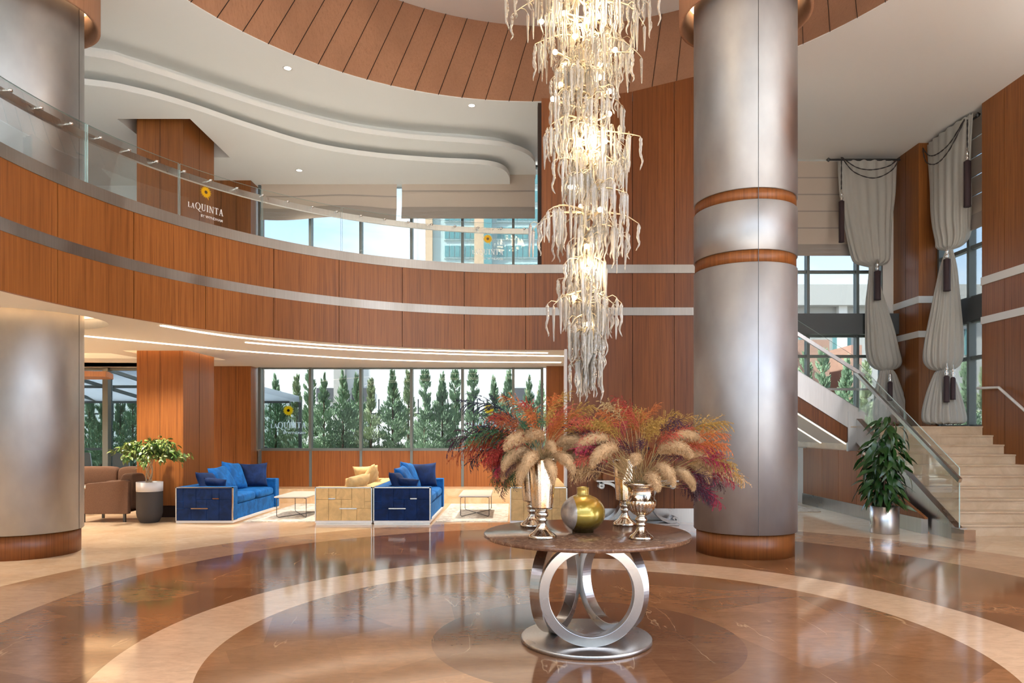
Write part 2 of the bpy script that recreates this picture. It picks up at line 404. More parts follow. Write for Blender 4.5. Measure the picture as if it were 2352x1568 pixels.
# lower ceiling / slab of the mezzanine
arcP = arc_pts(ARCR+.02, 91, 181, 60)
slab = [(2.6, 11.80), (.9, 11.80), (.25, 11.745)]+[(x, y) for x, y in arcP]+[(-4.95, 5.5), (-4.95, -8), (-15, -8), (-15, 15.4), (2.6, 15.4)]
hole_l = [(PX0-.16, PY0-.16), (PX1+.16, PY0-.16), (PX1+.16, PY1+.16), (PX0-.16, PY1+.16)]
LC = (-6.05, 8.75); RC = (2.89, 8.83)
tray1 = [(-14, 12.0), (-7.2, 12.6), (-7.1, 13.5), (-14, 13.1)]
tray2 = [(-14, 14.0), (-7.6, 14.35), (-7.6, 15.2), (-14, 15.2)]
colhole = circle(*LC, .89, 40)
st(MB().prism(slab, ZL, ZL+.12, [hole_l, colhole, tray1, tray2], top=False).prism(slab, 3.5, 3.95, [circle(*LC, .60, 40)]).build('ceiling_mezzanine', M['white']), 'white underside of the curved mezzanine floor', 'ceiling')
b = MB()
for tr in (tray1, tray2):
    b.prism(tr, ZL+.30, ZL+.32)
    n = len(tr)
    for i in range(n):
        (x0, y0), (x1, y1) = tr[i], tr[(i+1) % n]; b.quad((x0, y0, ZL), (x1, y1, ZL), (x1, y1, ZL+.32), (x0, y0, ZL+.32))
st(b.build('ceiling_tray', M['white']), 'lit ceiling recesses over the brown sofa corner', 'ceiling')
b = MB()
for tr in (tray1, tray2):
    (x0, y0), (x1, y1) = tr[0], tr[1]; b.bar((x0, y0+.06, ZL+.17), (x1-.1, y1+.06, ZL+.17), .05, .04)
    (x0, y0), (x1, y1) = tr[3], tr[2]; b.bar((x0, y0-.06, ZL+.17), (x1-.1, y1-.06, ZL+.17), .05, .04)
tag(b.build('cove_light', M['cove']), 'warm light strips in the ceiling recesses left of the square pillar', 'light')

# balcony front: wood panels, steel bands, coping
bal = empty('wall_balcony', (-3, 10.6, 2.86), 'curved wooden balcony front with two steel bands', 'wall', None, 'structure')
def arcband(name, z0, z1, r, material, gaps=None, thick=.04, a_end=80, par=bal, straight=(-4.95, -6)):
    b = MB()
    if gaps is None: gaps = [(181, a_end)]
    for a0, a1 in gaps:
        n = max(4, int(abs(a0-a1)*1.2))
        i_ = arc_pts(r-thick, a0, a1, n); o_ = arc_pts(r, a0, a1, n)
        b.prism(i_+o_[::-1], z0, z1)
    return b.build(name, material, par, fixn=True)
panels = []; step = 11.3; a = 181
while a > 89.4:
    e2 = max(a-step, 89.4); panels.append((a-.05, e2+.05)); a = e2
arcband('panel', 2.86, 3.43, ARCR, M['wood'], panels); arcband('panel', 3.56, 4.13, ARCR, M['wood'], panels)
arcband('panel_backing', 2.87, 4.13, ARCR+.03, M['joint'], thick=.02, a_end=87)
arcband('steel_band', 3.43, 3.56, ARCR-.015, M['bandsteel'], thick=.03, a_end=89.4)
arcband('coping', 4.13, 4.27, ARCR-.02, M['bandsteel'], thick=.03, a_end=89.4)
arcband('coping', 4.25, 4.27, ARCR+.16, M['bandsteel'], thick=.20, a_end=89.4)
b = MB()
for z0, z1 in ((2.86, 3.43), (3.56, 4.13)):
    for k in range(6): b.box(-4.97, 6.44-1.05*(k+1)+.005, z0, -4.93, 6.44-1.05*k-.005, z1)
b.build('panel', M['wood'], bal)
MB().box(-4.97, 0, 3.43, -4.92, 6.45, 3.56).box(-5.1, 0, 4.13, -4.92, 6.45, 4.27).build('steel_band', M['bandsteel'], bal)

# flat wall right of the balcony
fw = empty('wall_back_flat', (2, 11.7, 0), 'flat dark wood wall behind the chandelier with two steel bands', 'wall', None, 'structure')
b = MB(); jx = [.25, 1.22, 1.97, 2.66, 3.35, 4.0]
for i in range(len(jx)-1):
    x0, x1 = jx[i]+.004, jx[i+1]-.004
    for z0, z1 in ((.23, 2.86), (2.86, 3.43), (3.56, 4.13)):
        xa = x0
        if z1 <= 2.87: xa = max(x0, .89)
        b.box(xa, 11.70, z0, x1, 11.74, z1)
    xa = max(x0, .46)
    b.box(xa, 11.70, 4.27, x1, 11.74, 6.95)
    def zt(x): return 7.03+max(0, (x-1.5))*.24
    b.add([(xa, 11.70, 6.95), (x1, 11.70, 6.95), (x1, 11.70, zt(x1)), (xa, 11.70, zt(xa)), (xa, 11.74, 6.95), (x1, 11.74, 6.95), (x1, 11.74, zt(x1)), (xa, 11.74, zt(xa))],
          [(0, 1, 2, 3), (7, 6, 5, 4), (3, 2, 6, 7), (0, 4, 5, 1), (0, 3, 7, 4), (1, 5, 6, 2)])
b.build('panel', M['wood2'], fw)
MB().box(.89, 11.745, 0, 4.0, 11.85, 2.9).box(.46, 11.745, 2.9, 4.0, 11.85, 7.0).build('panel_backing', M['joint'], fw)
MB().box(.25, 11.685, 3.43, 4.0, 11.745, 3.56).box(.25, 11.685, 4.13, 4.0, 11.745, 4.27).build('steel_band', M['bandsteel'], fw)
MB().box(.885, 11.685, 0, 4.0, 11.74, .23).build('skirting', M['steel'], fw)
MB().box(.84, 11.69, 0, .885, 11.86, 2.87).build('edge_trim', M['trimwhite'], fw)
MB().box(.40, 11.69, 4.27, .455, 11.86, 6.95).build('edge_trim', M['joint'], fw)
st(MB().box(.70, 15.05, 0, 1.10, 15.45, 2.9).build('wall_pier', M['wood']), 'narrow wooden pier right of the lower windows', 'wall')
st(MB().box(1.08, 11.86, 0, 1.2, 15.45, 2.9).build('wall_side', M['trimwhite']), 'narrow side wall behind the flat wood wall', 'wall')
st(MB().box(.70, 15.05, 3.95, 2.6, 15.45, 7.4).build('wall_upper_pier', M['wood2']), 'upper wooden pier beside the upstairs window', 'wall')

# square pillars
def grooved(b, bj, x0, y0, x1, y1, z0, z1, nx, ny):
    g_ = .005
    b.box(x0, y0, z0, x1, y1, z1)
    for k in range(1, nx): x = x0+(x1-x0)*k/nx; bj.box(x-g_/2, y0-.003, z0, x+g_/2, y0, z1)
    for k in range(1, ny): y = y0+(y1-y0)*k/ny; bj.box(x1, y-g_/2, z0, x1+.003, y+g_/2, z1)
def pillar(name, x0, y0, x1, y1, zs, lab, nx=2, ny=2, plinth=True):
    r = empty(name, ((x0+x1)/2, (y0+y1)/2, 0), lab, 'pillar', None, 'structure')
    b = MB(); bj = MB()
    for z0, z1 in zs: grooved(b, bj, x0, y0, x1, y1, z0, z1, nx, ny)
    b.build('wood_cladding', M['wood'], r); bj.build('panel_joint', M['joint'], r)
    if plinth: MB().box(x0+.06, y0+.06, 0, x1-.06, y1-.06, .21).build('plinth', M['joint'], r)
    return r
pillar('pillar', PX0, PY0, PX1, PY1, [(.21, 3.1), (3.95, 7.3)], 'square wooden pillar behind the potted weeping tree')
pillar('pillar', -6.9, 15.08, -5.62, 15.9, [(0, 2.9), (3.95, 6.9)], 'wooden pillar beside the left end of the windows', 4, 2, False)
b = MB()
for p, q in (((PX0-.1, PY0-.1), (PX1+.1, PY0-.1)), ((PX1+.1, PY0-.1), (PX1+.1, PY1+.1)), ((PX0-.1, PY1+.1), (PX0-.1, PY0-.1))):
    b.bar((*p, ZL+.10), (*q, ZL+.10), .03, .02)
tag(b.build('pillar_light', M['cove']), 'warm light strip around the top of the square pillar', 'light')

# round steel columns
def column(c, top, lab, hole_z):
    r = empty('steel_column', (c[0], c[1], 0), lab, 'column', None, 'structure')
    def cy(name, r0, z0, z1, m, n=72): return MB().lathe([(0, z0), (r0, z0), (r0, z1), (0, z1)], (c[0], c[1], 0), n).build(name, m, r)
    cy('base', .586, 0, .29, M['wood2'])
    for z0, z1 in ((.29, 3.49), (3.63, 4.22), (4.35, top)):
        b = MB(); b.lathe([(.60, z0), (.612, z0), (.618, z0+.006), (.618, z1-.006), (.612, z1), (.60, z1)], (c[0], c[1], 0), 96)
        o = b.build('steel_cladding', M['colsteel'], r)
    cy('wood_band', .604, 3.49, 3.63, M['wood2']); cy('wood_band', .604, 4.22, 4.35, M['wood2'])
    b = MB()
    for k in range(3):
        a = radians((-93.7 if c[0] > 0 else 6.7)+120*k); x, y = c[0]+.6182*cos(a), c[1]+.6182*sin(a)
        b.bar((x, y, .29), (x, y, top), .006, .004, up=(cos(a), sin(a), 0))
    b.build('seam', M['dark_metal'], r)
    # lit collar at the top
    b = MB().lathe([(.70, 7.4), (.70, 6.80), (.76, 6.66), (.80, 6.66), (.80, 7.4)], (c[0], c[1], 0), 64); b.build('collar', M['drumwood'], r, fixn=False)
    MB().lathe([(.625, 7.0), (.695, 7.0), (.695, 7.03), (.625, 7.03)], (c[0], c[1], 0), 64).build('collar_light', M['cove'], r)
    return r
column(RC, CTOP+KZ, 'round brushed steel column right of the marble table', None)
column(LC, 7.4, 'round brushed steel column at the far left', None)
MB_ = MB().lathe([(.895, ZL), (.895, ZL+.26), (.60, ZL+.26)], (*LC, 0), 48)
st(MB_.build('ceiling_recess', M['white']), 'round lit recess in the ceiling around the left steel column', 'ceiling')
tag(MB().lathe([(.82, ZL+.14), (.88, ZL+.14), (.88, ZL+.17), (.82, ZL+.17)], (*LC, 0), 48).build('ring_light', M['ringglow']), 'hidden warm ring light around the left steel column', 'light')

# LED lines in the mezzanine soffit
for nm, ln, lab in (('L1', [(-4.62, 9.25), (-4.35, 9.92), (-4.01, 10.47), (-3.3, 11.15), (-2.38, 11.72), (-1.34, 12.1), (-.38, 12.35), (.6, 12.5)], 'curved white light line nearest the wooden balcony front'),
                    ('L2', [(-4.18, 11.0), (-3.74, 11.38), (-2.81, 11.98), (-1.77, 12.44), (-.63, 12.78), (.93, 13.0)], 'curved white light line between the other two ceiling lines'),
                    ('L3', [(-6.31, 10.2), (-5.9, 10.7), (-5.3, 11.45), (-4.68, 12.2), (-3.7, 13.0), (-2.7, 13.6), (-1.13, 14.05), (.95, 14.2)], 'curved white light line nearest the windows')):
    p = smooth_line(ln, 6); b = MB()
    l_ = inset(p, -.025); r_ = inset(p, .025)
    b.prism(l_+r_[::-1], ZL-.012, ZL+.01)
    tag(b.build('light_line', M['led']), lab, 'light')

# ------------------------------------------------------------------ glazing
def glazing(name, lab, x0, x1, z0, z1, y, vx, hz, fw_=.07, fd=.14):
    r = empty(name, ((x0+x1)/2, y, z0), lab, 'window', None, 'structure')
    b = MB()
    for x in [x0]+list(vx)+[x1]: b.box(x-fw_/2, y-fd, z0, x+fw_/2, y+.04, z1)
    for z in [z0, z1]+list(hz): b.box(x0, y-fd*.6, z-fw_/2, x1, y+.03, z+fw_/2)
    b.build('frame', M['frame'], r)
    xs = [x0]+list(vx)+[x1]; zs = sorted([z0, z1]+list(hz))
    for i in range(len(xs)-1):
        for j in range(len(zs)-1):
            MB().box(xs[i]+fw_/2, y-.012, zs[j]+fw_/2, xs[i+1]-fw_/2, y, zs[j+1]-fw_/2).build('pane', M['pane'], r)
    return r
MX = [(p-1180)/1620*DW for p in (716, 831, 946.5, 1063, 1179)]
glazing('window_1', 'row of six tall lower windows looking onto conifers', -5.54, .62, 1.11, 2.90, DW, MX, [], .055)
glazing('window_2', 'row of upstairs windows showing sky and a tower', -5.54, .60, 3.95, 7.3, DW, MX, [], .055)
b = MB(); xs = [-5.54]+MX+[.62]
bb = empty('wall_below_windows', (-2.5, DW, .3), 'wood panelled wall below the lower windows', 'wall', None, 'structure')
for i in range(len(xs)-1): b.box(xs[i]+.028, DW-.08, .29, xs[i+1]-.028, DW-.02, 1.085)
b.build('panel', M['wood'], bb)
b = MB()
for x in xs: b.box(x-.028, DW-.10, .29, x+.028, DW, 1.10)
b.build('post', M['frame'], bb)
MB().box(-5.6, DW-.02, 0, 1.1, DW+.06, 1.08).build('wall_core', M['walloutside'], bb)
st(MB().box(-5.62, 14.8, 0, 1.08, DW-.02, .30).build('trim_3', M['marble']), 'cream marble ledge below the windows', 'ledge')
st(MB().box(-5.62, DW-.1, 2.9, 2.6, DW+.1, 3.96).build('wall_slab_edge', M['walloutside']), 'floor edge between lower and upper windows', 'wall')
# blinds upstairs
def blind(x0, x1, zt, zb, y, folds, lab, sag=0, valance=.26, nm='roman_blind'):
    r = empty(nm, ((x0+x1)/2, y, zt), lab, 'blind')
    b = MB(); bd = [MB() for _ in range(folds)]; n = 16; seg = (zt-zb-valance)/folds
    for k in range(folds):
        za, zc = zt-seg*k, zt-seg*(k+1)
        for i in range(n):
            xa, xb = x0+(x1-x0)*i/n, x0+(x1-x0)*(i+1)/n
            sa, sb = [sag*sin(pi*i/n*2.2+.6)*(k+1)/folds*.4 if sag else 0 for _ in (0, 1)]
            sb = sag*sin(pi*(i+1)/n*2.2+.6)*(k+1)/folds*.4 if sag else 0
            s0a, s0b = sa*k/(k+1), sb*k/(k+1)
            b.quad((xa, y, za-s0a), (xb, y, za-s0b), (xb, y-.012, zc-sb+.012), (xa, y-.012, zc-sa+.012))
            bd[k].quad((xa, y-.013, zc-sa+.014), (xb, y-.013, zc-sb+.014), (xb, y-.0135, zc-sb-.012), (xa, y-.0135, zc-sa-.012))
    b.build('fabric', M['blind'], r)
    v = MB()
    for i in range(n):
        for q in range(3):
            xa, xb = x0+(x1-x0)*i/n, x0+(x1-x0)*(i+1)/n
            sa = sag*sin(pi*i/n*2.2+.6)*.4+q*.0; sb = sag*sin(pi*(i+1)/n*2.2+.6)*.4
            z0_, z1_ = zb+valance*(3-q)/3, zb+valance*(2-q)/3
            v.quad((xa, y-.03-.018*q, z0_-sa), (xb, y-.03-.018*q, z0_-sb), (xb, y-.05-.018*q, z1_-sb), (xa, y-.05-.018*q, z1_-sa))
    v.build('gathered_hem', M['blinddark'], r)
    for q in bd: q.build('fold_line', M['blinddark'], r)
    return r
blind(-5.48, -2.54, 6.87, 6.10, 15.32, 2, 'beige roman blind with a sagging hem, left of the two upstairs', .10)
blind(-2.43, .46, 7.08, 6.10, 15.32, 2, 'beige roman blind hanging straight, right of the two upstairs', 0)

# left glazed corner beyond the pillar
glazing('window_3', 'glazed corner beyond the brown sofas', -14.8, -7.05, .15, 2.90, DW, [-12.6, -10.8, -8.90], [], .12)
st(MB().box(-14.9, DW-.05, 0, -6.9, DW+.1, .15).build('trim_4', M['frame']), 'low sill of the glazed corner', 'sill')
st(MB().box(-14.9, DW-.1, 2.9, -6.9, DW+.1, 7.4).build('wall_upper_left', M['white']), 'white wall upstairs on the left', 'wall')
tag(MB().prism([(-14, 15.15), (-14, 14.1), (-9.4, 14.15), (-8.3, 14.35), (-8.35, 14.55), (-8.6, 15.15)], 2.62, 2.73).build('wooden_canopy', M['drumwood']), 'thin wooden canopy hanging over the glazed corner', 'canopy')
st(MB().box(-15, -8, 0, -14.8, 16, 7.4).build('wall_left', M['white']), 'white wall far to the left', 'wall')

# ------------------------------------------------------------------ right side: stairs, windows, wood wall
WX = 8.42
wr = empty('wall_right', (WX, 9, 0), 'wood panelled wall right of the stairs with two steel bands', 'wall', None, 'structure')
b = MB(); ys = [12.69, 12.1, 10.9, 9.7, 8.5, 7.3, 6.1, 4.9, 3.7]
for i in range(len(ys)-1):
    for z0, z1 in ((0, 3.43), (3.56, 4.13), (4.27, 7.4)): b.box(WX, ys[i+1]+.004, z0, WX+.04, ys[i]-.004, z1)
b.build('panel', M['wood'], wr)
MB().box(WX+.045, 3.7, 0, WX+.2, 12.69, 7.4).build('panel_backing', M['joint'], wr)
MB().box(WX-.02, 3.7, 3.43, WX+.04, 12.69, 3.56).box(WX-.02, 3.7, 4.13, WX+.04, 12.69, 4.27).build('steel_band', M['trimwhite'], wr)
# corner pier
cp = empty('pillar', (8.5, 14.9, 1.6), 'wooden corner pier between the two curtains', 'pillar', None, 'structure')
b = MB(); bj = MB()
for z0, z1 in ((0, 3.43), (3.56, 4.13), (4.27, 7.4)):
    b.box(8.28, 14.42, z0, 8.66, 15.44, z1); bj.box(8.277, 14.9, z0, 8.28, 14.905, z1)
b.build('wood_cladding', M['wood'], cp); bj.build('panel_joint', M['joint'], cp)
MB().box(8.265, 14.40, 3.43, 8.66, 15.44, 3.56).box(8.265, 14.40, 4.13, 8.66, 15.44, 4.27).build('steel_band', M['trimwhite'], cp)
VX = [4.27, 5.35, 6.43, 7.51]
glazing('window_4', 'tall stair windows above the dark beam', 3.2, 8.05, 4.04, 7.4, DW, VX, [5.0], .06, .11)
glazing('window_5', 'stair windows below the dark beam', 3.2, 8.05, 1.1, 3.60, DW, VX, [3.15], .06, .11)
st(MB().box(3.0, DW-.35, 3.60, 8.30, DW+.02, 4.04).build('trim_5', M['spandrel']), 'dark grey beam across the stair windows', 'beam')
st(MB().box(8.05, DW-.12, 0, 8.3, DW+.05, 7.4).build('trim_6', M['trimwhite']), 'white jamb beside the corner pier', 'jamb')
st(MB().box(2.6, DW-.05, 0, 8.3, DW+.05, .14).build('trim_7', M['frame']), 'sill under the stair windows', 'sill')
glazing('window_6', 'low window seen under the stairs', 2.6, 6.0, .14, 1.1, DW-.001, [3.4, 4.5], [], .06)
SX = 8.78
def side_glazing(name, lab, z0, z1, hz):
    r = empty(name, (SX, 13.6, z0), lab, 'window', None, 'structure')
    b = MB()
    for y in (12.5, 13.45, 14.40): b.box(SX-.12, y-.035, z0, SX+.02, y+.035, z1)
    for z in [z0, z1]+hz: b.box(SX-.08, 12.5, z-.035, SX+.02, 14.4, z+.035)
    b.build('frame', M['frame'], r)
    zs = sorted([z0, z1]+hz)
    for j in range(len(zs)-1):
        for ya, yb in ((12.53, 13.41), (13.49, 14.37)): MB().box(SX, ya, zs[j]+.03, SX+.01, yb, zs[j+1]-.03).build('pane', M['pane'], r)
side_glazing('window_7', 'side window above the dark beam on the right', 4.04, 7.4, [5.0])
side_glazing('window_8', 'side window below the dark beam on the right', 1.6, 3.60, [2.9])
st(MB().box(8.66, 12.4, 3.60, SX+.02, 14.5, 4.04).build('trim_8', M['spandrel']), 'dark grey beam across the right side window', 'beam')
st(MB().box(8.62, 12.4, 0, SX+.3, 12.46, 7.4).build('wall_reveal', M['trimwhite']), 'white reveal of the side window', 'wall')
blind(3.3, 8.02, 7.38, 5.30, 15.34, 5, 'beige roman blind across the tall stair window')
# side blind on the right window
rb = empty('roman_blind', (8.66, 13.5, 7.3), 'beige roman blind on the right side window behind the second curtain', 'blind')
b = MB()
for k in range(5):
    bd = MB(); za, zc = 7.38-.36*k, 7.38-.36*(k+1)
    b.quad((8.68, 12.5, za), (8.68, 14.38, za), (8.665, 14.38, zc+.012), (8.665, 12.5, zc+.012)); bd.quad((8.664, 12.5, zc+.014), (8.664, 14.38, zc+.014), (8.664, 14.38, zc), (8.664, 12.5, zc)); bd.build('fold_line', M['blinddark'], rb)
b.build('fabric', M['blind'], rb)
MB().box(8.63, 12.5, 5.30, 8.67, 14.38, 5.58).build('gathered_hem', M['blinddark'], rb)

# staircase
RI, TR, NS = .16, .278, 10
Y0 = 10.17; SXL = 6.20; LZ = RI*NS; YL = Y0+TR*(NS-1)
M['step'] = mat('stair_marble', (.62, .44, .30), .3, coat=.15)
g = NT(M['step']); nn = g.noise(g.obj(), 2.4, 7, .65, .8)
g.l(g.ramp(nn, [(.3, (.54, .40, .26)), (.6, (.68, .54, .38)), (.75, (.76, .64, .50))]), g.b.inputs['Base Color'])
sr = empty('staircase', (7.3, Y0, 0), 'cream marble staircase rising to a landing on the right', 'staircase')
for k in range(NS-1):
    MB().box(SXL+.06, Y0+TR*k, 0 if k == 0 else RI*k-.02, WX, Y0+TR*(k+1)+.02, RI*(k+1)-.025).box(SXL+.06, Y0+TR*k-.018, RI*(k+1)-.025, WX, Y0+TR*(k+1)+.0, RI*(k+1)).build('step', M['step'], sr)
MB().box(SXL-.15, YL, LZ-.42, 8.75, DW-.40, LZ-.025).box(SXL-.15, YL-.018, LZ-.025, 8.75, DW-.4, LZ).build('landing', M['step'], sr)
def stringer(y): return (y-Y0)/TR*RI
# first flight stringer plate
zf = lambda y: (y-Y0)*RI/TR
b = MB()
ya, yb = 9.72, YL+.02
b.add([(SXL-.05, ya, 0), (SXL+.05, ya, 0), (SXL-.05, ya, .17), (SXL+.05, ya, .17),
       (SXL-.05, Y0-.35, .17), (SXL+.05, Y0-.35, .17), (SXL-.05, yb, zf(yb)+.30), (SXL+.05, yb, zf(yb)+.30),
       (SXL-.05, yb, zf(yb)-.12), (SXL+.05, yb, zf(yb)-.12), (SXL-.05, Y0+.25, 0), (SXL+.05, Y0+.25, 0)],
      [(0, 2, 4, 6, 8, 10), (11, 9, 7, 5, 3, 1), (0, 1, 3, 2), (2, 3, 5, 4), (4, 5, 7, 6), (6, 7, 9, 8), (8, 9, 11, 10), (10, 11, 1, 0)])
b.build('stringer', M['steel'], sr, fixn=True)
MB().box(SXL-.07, ya-.12, 0, SXL+.09, ya+.16, .165).build('newel_block', M['chrome'], sr)
# first-flight glass
def glass_quad(p, q, r_, s_, thick, nm, par):
    n = (Vector(q)-Vector(p)).cross(Vector(s_)-Vector(p)).normalized()*thick/2
    vs = [Vector(v)-n for v in (p, q, r_, s_)]+[Vector(v)+n for v in (p, q, r_, s_)]
    b = MB().add(vs, [(3, 2, 1, 0), (4, 5, 6, 7)]); o = b.build(nm, M['railglass'], par)
    MB().add(vs, [(0, 1, 5, 4), (1, 2, 6, 5), (2, 3, 7, 6), (3, 0, 4, 7)]).build('glass_edge', M['glassedge'], o)
    return o
gy = [9.81, 11.2, YL]
gt = lambda y: 1.0+(y-9.81)*.60
gb = lambda y: max(.16, zf(y)+.22)
for i in range(2): glass_quad((SXL, gy[i], gb(gy[i])), (SXL, gy[i+1]-.01, gb(gy[i+1])), (SXL, gy[i+1]-.01, gt(gy[i+1])), (SXL, gy[i], gt(gy[i])), .016, 'glass_panel', sr)
MB().bar((SXL-.06, 9.70, .83), (SXL-.06, YL, .83+(YL-9.7)*.585), .045, .06).build('handrail', M['steel'], sr)
for y in (9.95, 10.9, 11.3, 12.3):
    z = .83+(y-9.7)*.585; MB().tube([(SXL-.06, y, z-.03), (SXL-.05, y, z-.09), (SXL+.03, y, z-.09)], .009, 6).build('bracket', M['chrome'], sr)
# second flight (rises to the left)
SL = .63
fx = lambda x: (6.28-x)*SL
b = MB()
for z0, z1, m_, nm, yy in ((1.40, 1.865, M['steel'], 'stringer', 12.67), (1.13, 1.40, M['wood2'], 'stringer_trim', 12.69)):
    x0, x1 = 6.28, 2.6
    vs = [(x0, yy, z0+fx(x0)), (x1, yy, z0+fx(x1)), (x1, yy, z1+fx(x1)), (x0, yy, z1+fx(x0))]
    vs = vs+[(x, y+.06, z) for x, y, z in vs]
    MB().add(vs, [(0, 1, 2, 3), (7, 6, 5, 4), (0, 4, 5, 1), (1, 5, 6, 2), (2, 6, 7, 3), (3, 7, 4, 0)]).build(nm, m_, sr, fixn=True)
MB().box(6.0, 12.66, LZ-.45, 6.30, 12.72, 1.86).build('stringer', M['steel'], sr)
vs = [(6.15, 12.74, 1.14+fx(6.15)), (2.6, 12.74, 1.14+fx(2.6)), (2.6, 14.9, 1.14+fx(2.6)), (6.15, 14.9, 1.14+fx(6.15))]
vs = vs+[(x, y, z+.12) for x, y, z in vs]
MB().add(vs, [(0, 1, 2, 3), (7, 6, 5, 4), (0, 4, 5, 1), (1, 5, 6, 2), (2, 6, 7, 3), (3, 7, 4, 0)]).build('soffit', M['white'], sr, fixn=True)
b = MB()
for yy, xe in ((12.86, 6.05), (13.9, 6.05)): b.bar((xe, yy, 1.133+fx(xe)), (2.8, yy, 1.133+fx(2.8)), .05, .012)
b.build('light_strip', M['ledsoft'], sr)
for k in range(10):
    x1 = 6.15-.27*k; MB().box(x1-.29, 12.74, LZ+RI*(k+1)-.17, x1, 14.9, LZ+RI*(k+1)).build('step', M['step'], sr)
gtop = lambda x: 2.83+(6.15-x)*SL; gbot = lambda x: 1.86+(6.28-x)*SL
for xa, xb in ((6.16, 4.9), (4.89, 3.6), (3.59, 2.6)): glass_quad((xa, 12.65, gbot(xa)), (xb, 12.65, gbot(xb)), (xb, 12.65, gtop(xb)), (xa, 12.65, gtop(xa)), .016, 'glass_panel', sr)
MB().bar((6.25, 12.59, 2.50), (2.6, 12.59, 2.50+3.65*SL), .045, .06, up=(0, 0, 1)).build('handrail', M['steel'], sr)
# wall rail on the right
MB().tube([(WX-.10, 12.66, LZ+.68), (WX-.10, 12.1, LZ+.66), (WX-.10, 9.6, .58)], .024, 8).build('wall_handrail', M['trimwhite'], sr)
# landing rail at windows
MB().bar((6.4, 15.30, 2.42), (8.15, 15.30, 2.42), .03, .05).box(8.12, 15.2, 2.36, 8.16, 15.42, 2.47).build('landing_rail', M['steel'], sr)
# wall under the stairs
uw = empty('wall_under_stairs', (6.0, 12, 0), 'wood panelled wall under the staircase with steel base', 'wall', None, 'structure')
b = MB(); ys = [10.35, 11.1, 11.75, 12.4, 13.1, 13.8, 14.7]
for i in range(len(ys)-1):
    z1 = min(1.16, max(.25, zf(ys[i])-.05))
    za, zb = max(.24, min(1.16, zf(ys[i])-.02)), max(.24, min(1.16, zf(ys[i+1])-.02))
    y_0, y_1 = ys[i]+.004, ys[i+1]-.004
    vs = [(6.03, y_0, .22), (6.03, y_1, .22), (6.03, y_1, zb), (6.03, y_0, za)]; vs += [(x+.05, y, z) for x, y, z in vs]
    b.add(vs, [(0, 1, 2, 3), (7, 6, 5, 4), (0, 4, 5, 1), (1, 5, 6, 2), (2, 6, 7, 3), (3, 7, 4, 0)])
b.build('panel', M['wood'], uw, fixn=True)
MB().box(6.02, 10.42, 0, 6.12, 14.72, .22).build('skirting', M['steel'], uw)
st(MB().box(6.1, 14.7, 0, 8.9, DW, 1.6).build('wall_under_landing', M['trimwhite']), 'white wall below the stair landing', 'wall')
tag(MB().box(4.35, 13.2, .0, 5.75, 14.6, .012).build('rug', M['rug']), 'pale thin rug under the sloping stair soffit', 'rug')

# ------------------------------------------------------------------ rest of the lobby behind the camera: glazed entrance front
rr = empty('wall_front', (0, -8, 0), 'glazed entrance front behind the viewer', 'wall', None, 'structure')
b = MB()
for x in (-15, -11.5, -8, -4.5, -1, 2.5, 6, 9.5): b.box(x-.06, -8.1, 0, x+.06, -7.95, 7.4)
for z in (.05, 2.9, 5.0, 7.35): b.box(-15, -8.08, z-.05, 9.5, -7.97, z+.05)
b.build('frame', M['frame'], rr)
for i_, (xa, xb) in enumerate(zip((-15, -11.5, -8, -4.5, -1, 2.5, 6), (-11.5, -8, -4.5, -1, 2.5, 6, 9.5))):
    for za, zb in ((.1, 2.85), (2.95, 4.95), (5.05, 7.3)): MB().box(xa+.06, -8.02, za, xb-.06, -8.01, zb).build('pane', M['pane'], rr)

# recessed downlights and added fill lamps
def downlight(x, y, z, e, lab, grp=None):
    r = empty('downlight', (x, y, z), lab, 'downlight', grp)
    MB().lathe([(.055, -.003), (.075, -.006), (.078, 0), (.055, 0)], n=24).build('trim_ring', M['trimwhite'], r, world=False)
    MB().lathe([(0, -.002), (.055, -.002)], n=24).build('lamp', M['down'], r, world=False)
    if e:
        l = lamp('downlight_lamp', 'SPOT', (0, 0, -.03), e, (1, .86, .70), .06, (0, 0, 0), 110); l.parent = r
downlight(-3.67, 11.45, CTOP, 260, 'recessed ceiling light by the round opening, above the balcony')
downlight(-.76, 12.76, CTOP, 260, 'recessed ceiling light beside the chandelier')
downlight(-4.41, 14.5, ZA, 160, 'recessed ceiling light in the lowest ceiling step')
for x, y in ((-6.2, 2.5), (6.6, 3.0), (-5.6, -1.5), (0, -2.5), (5.8, -1.5), (-3, -5), (4, -5)):  # fill lights added out of view to brighten the lobby
    downlight(x, y, CTOP, 320, 'added ceiling fill light out of view', 'added fill lights out of view')
for x, y in ((-3.2, 13.2), (-.6, 13.6), (-9, 11), (-8.5, 13.6), (-6.0, 11.2), (-11, 13), (-7.5, 7), (-9.5, 9)):
    l = lamp('mezzanine_fill', 'SPOT', (x, y, ZL-.03), 430, (1, .90, .78), .08, (0, 0, 0), 130)  # added spots without fixtures, brighten the lounge under the mezzanine

for y_ in (6.6, 3.2, 0):  # unseen uplights added to lift the ceiling above the stairs
    r = empty('fill_uplight', (WX-.09, y_, 4.6), 'added bronze uplight beside the viewer that brightens the ceiling', 'added lamp', 'added uplights out of view')
    MB().lathe([(.0, -.10), (.04, -.10), (.075, 0), (.065, 0), (.035, -.08)], n=24).build('shade', M['dark_metal'], r, world=False)
    MB().box(.02, -.02, -.07, .09, .02, -.03).build('bracket', M['dark_metal'], r, world=False)
    l = lamp('uplight_fill', 'SPOT', (0, 0, .02), 900, (1, .95, .88), .06, (pi, radians(24), 0), 150); l.parent = r

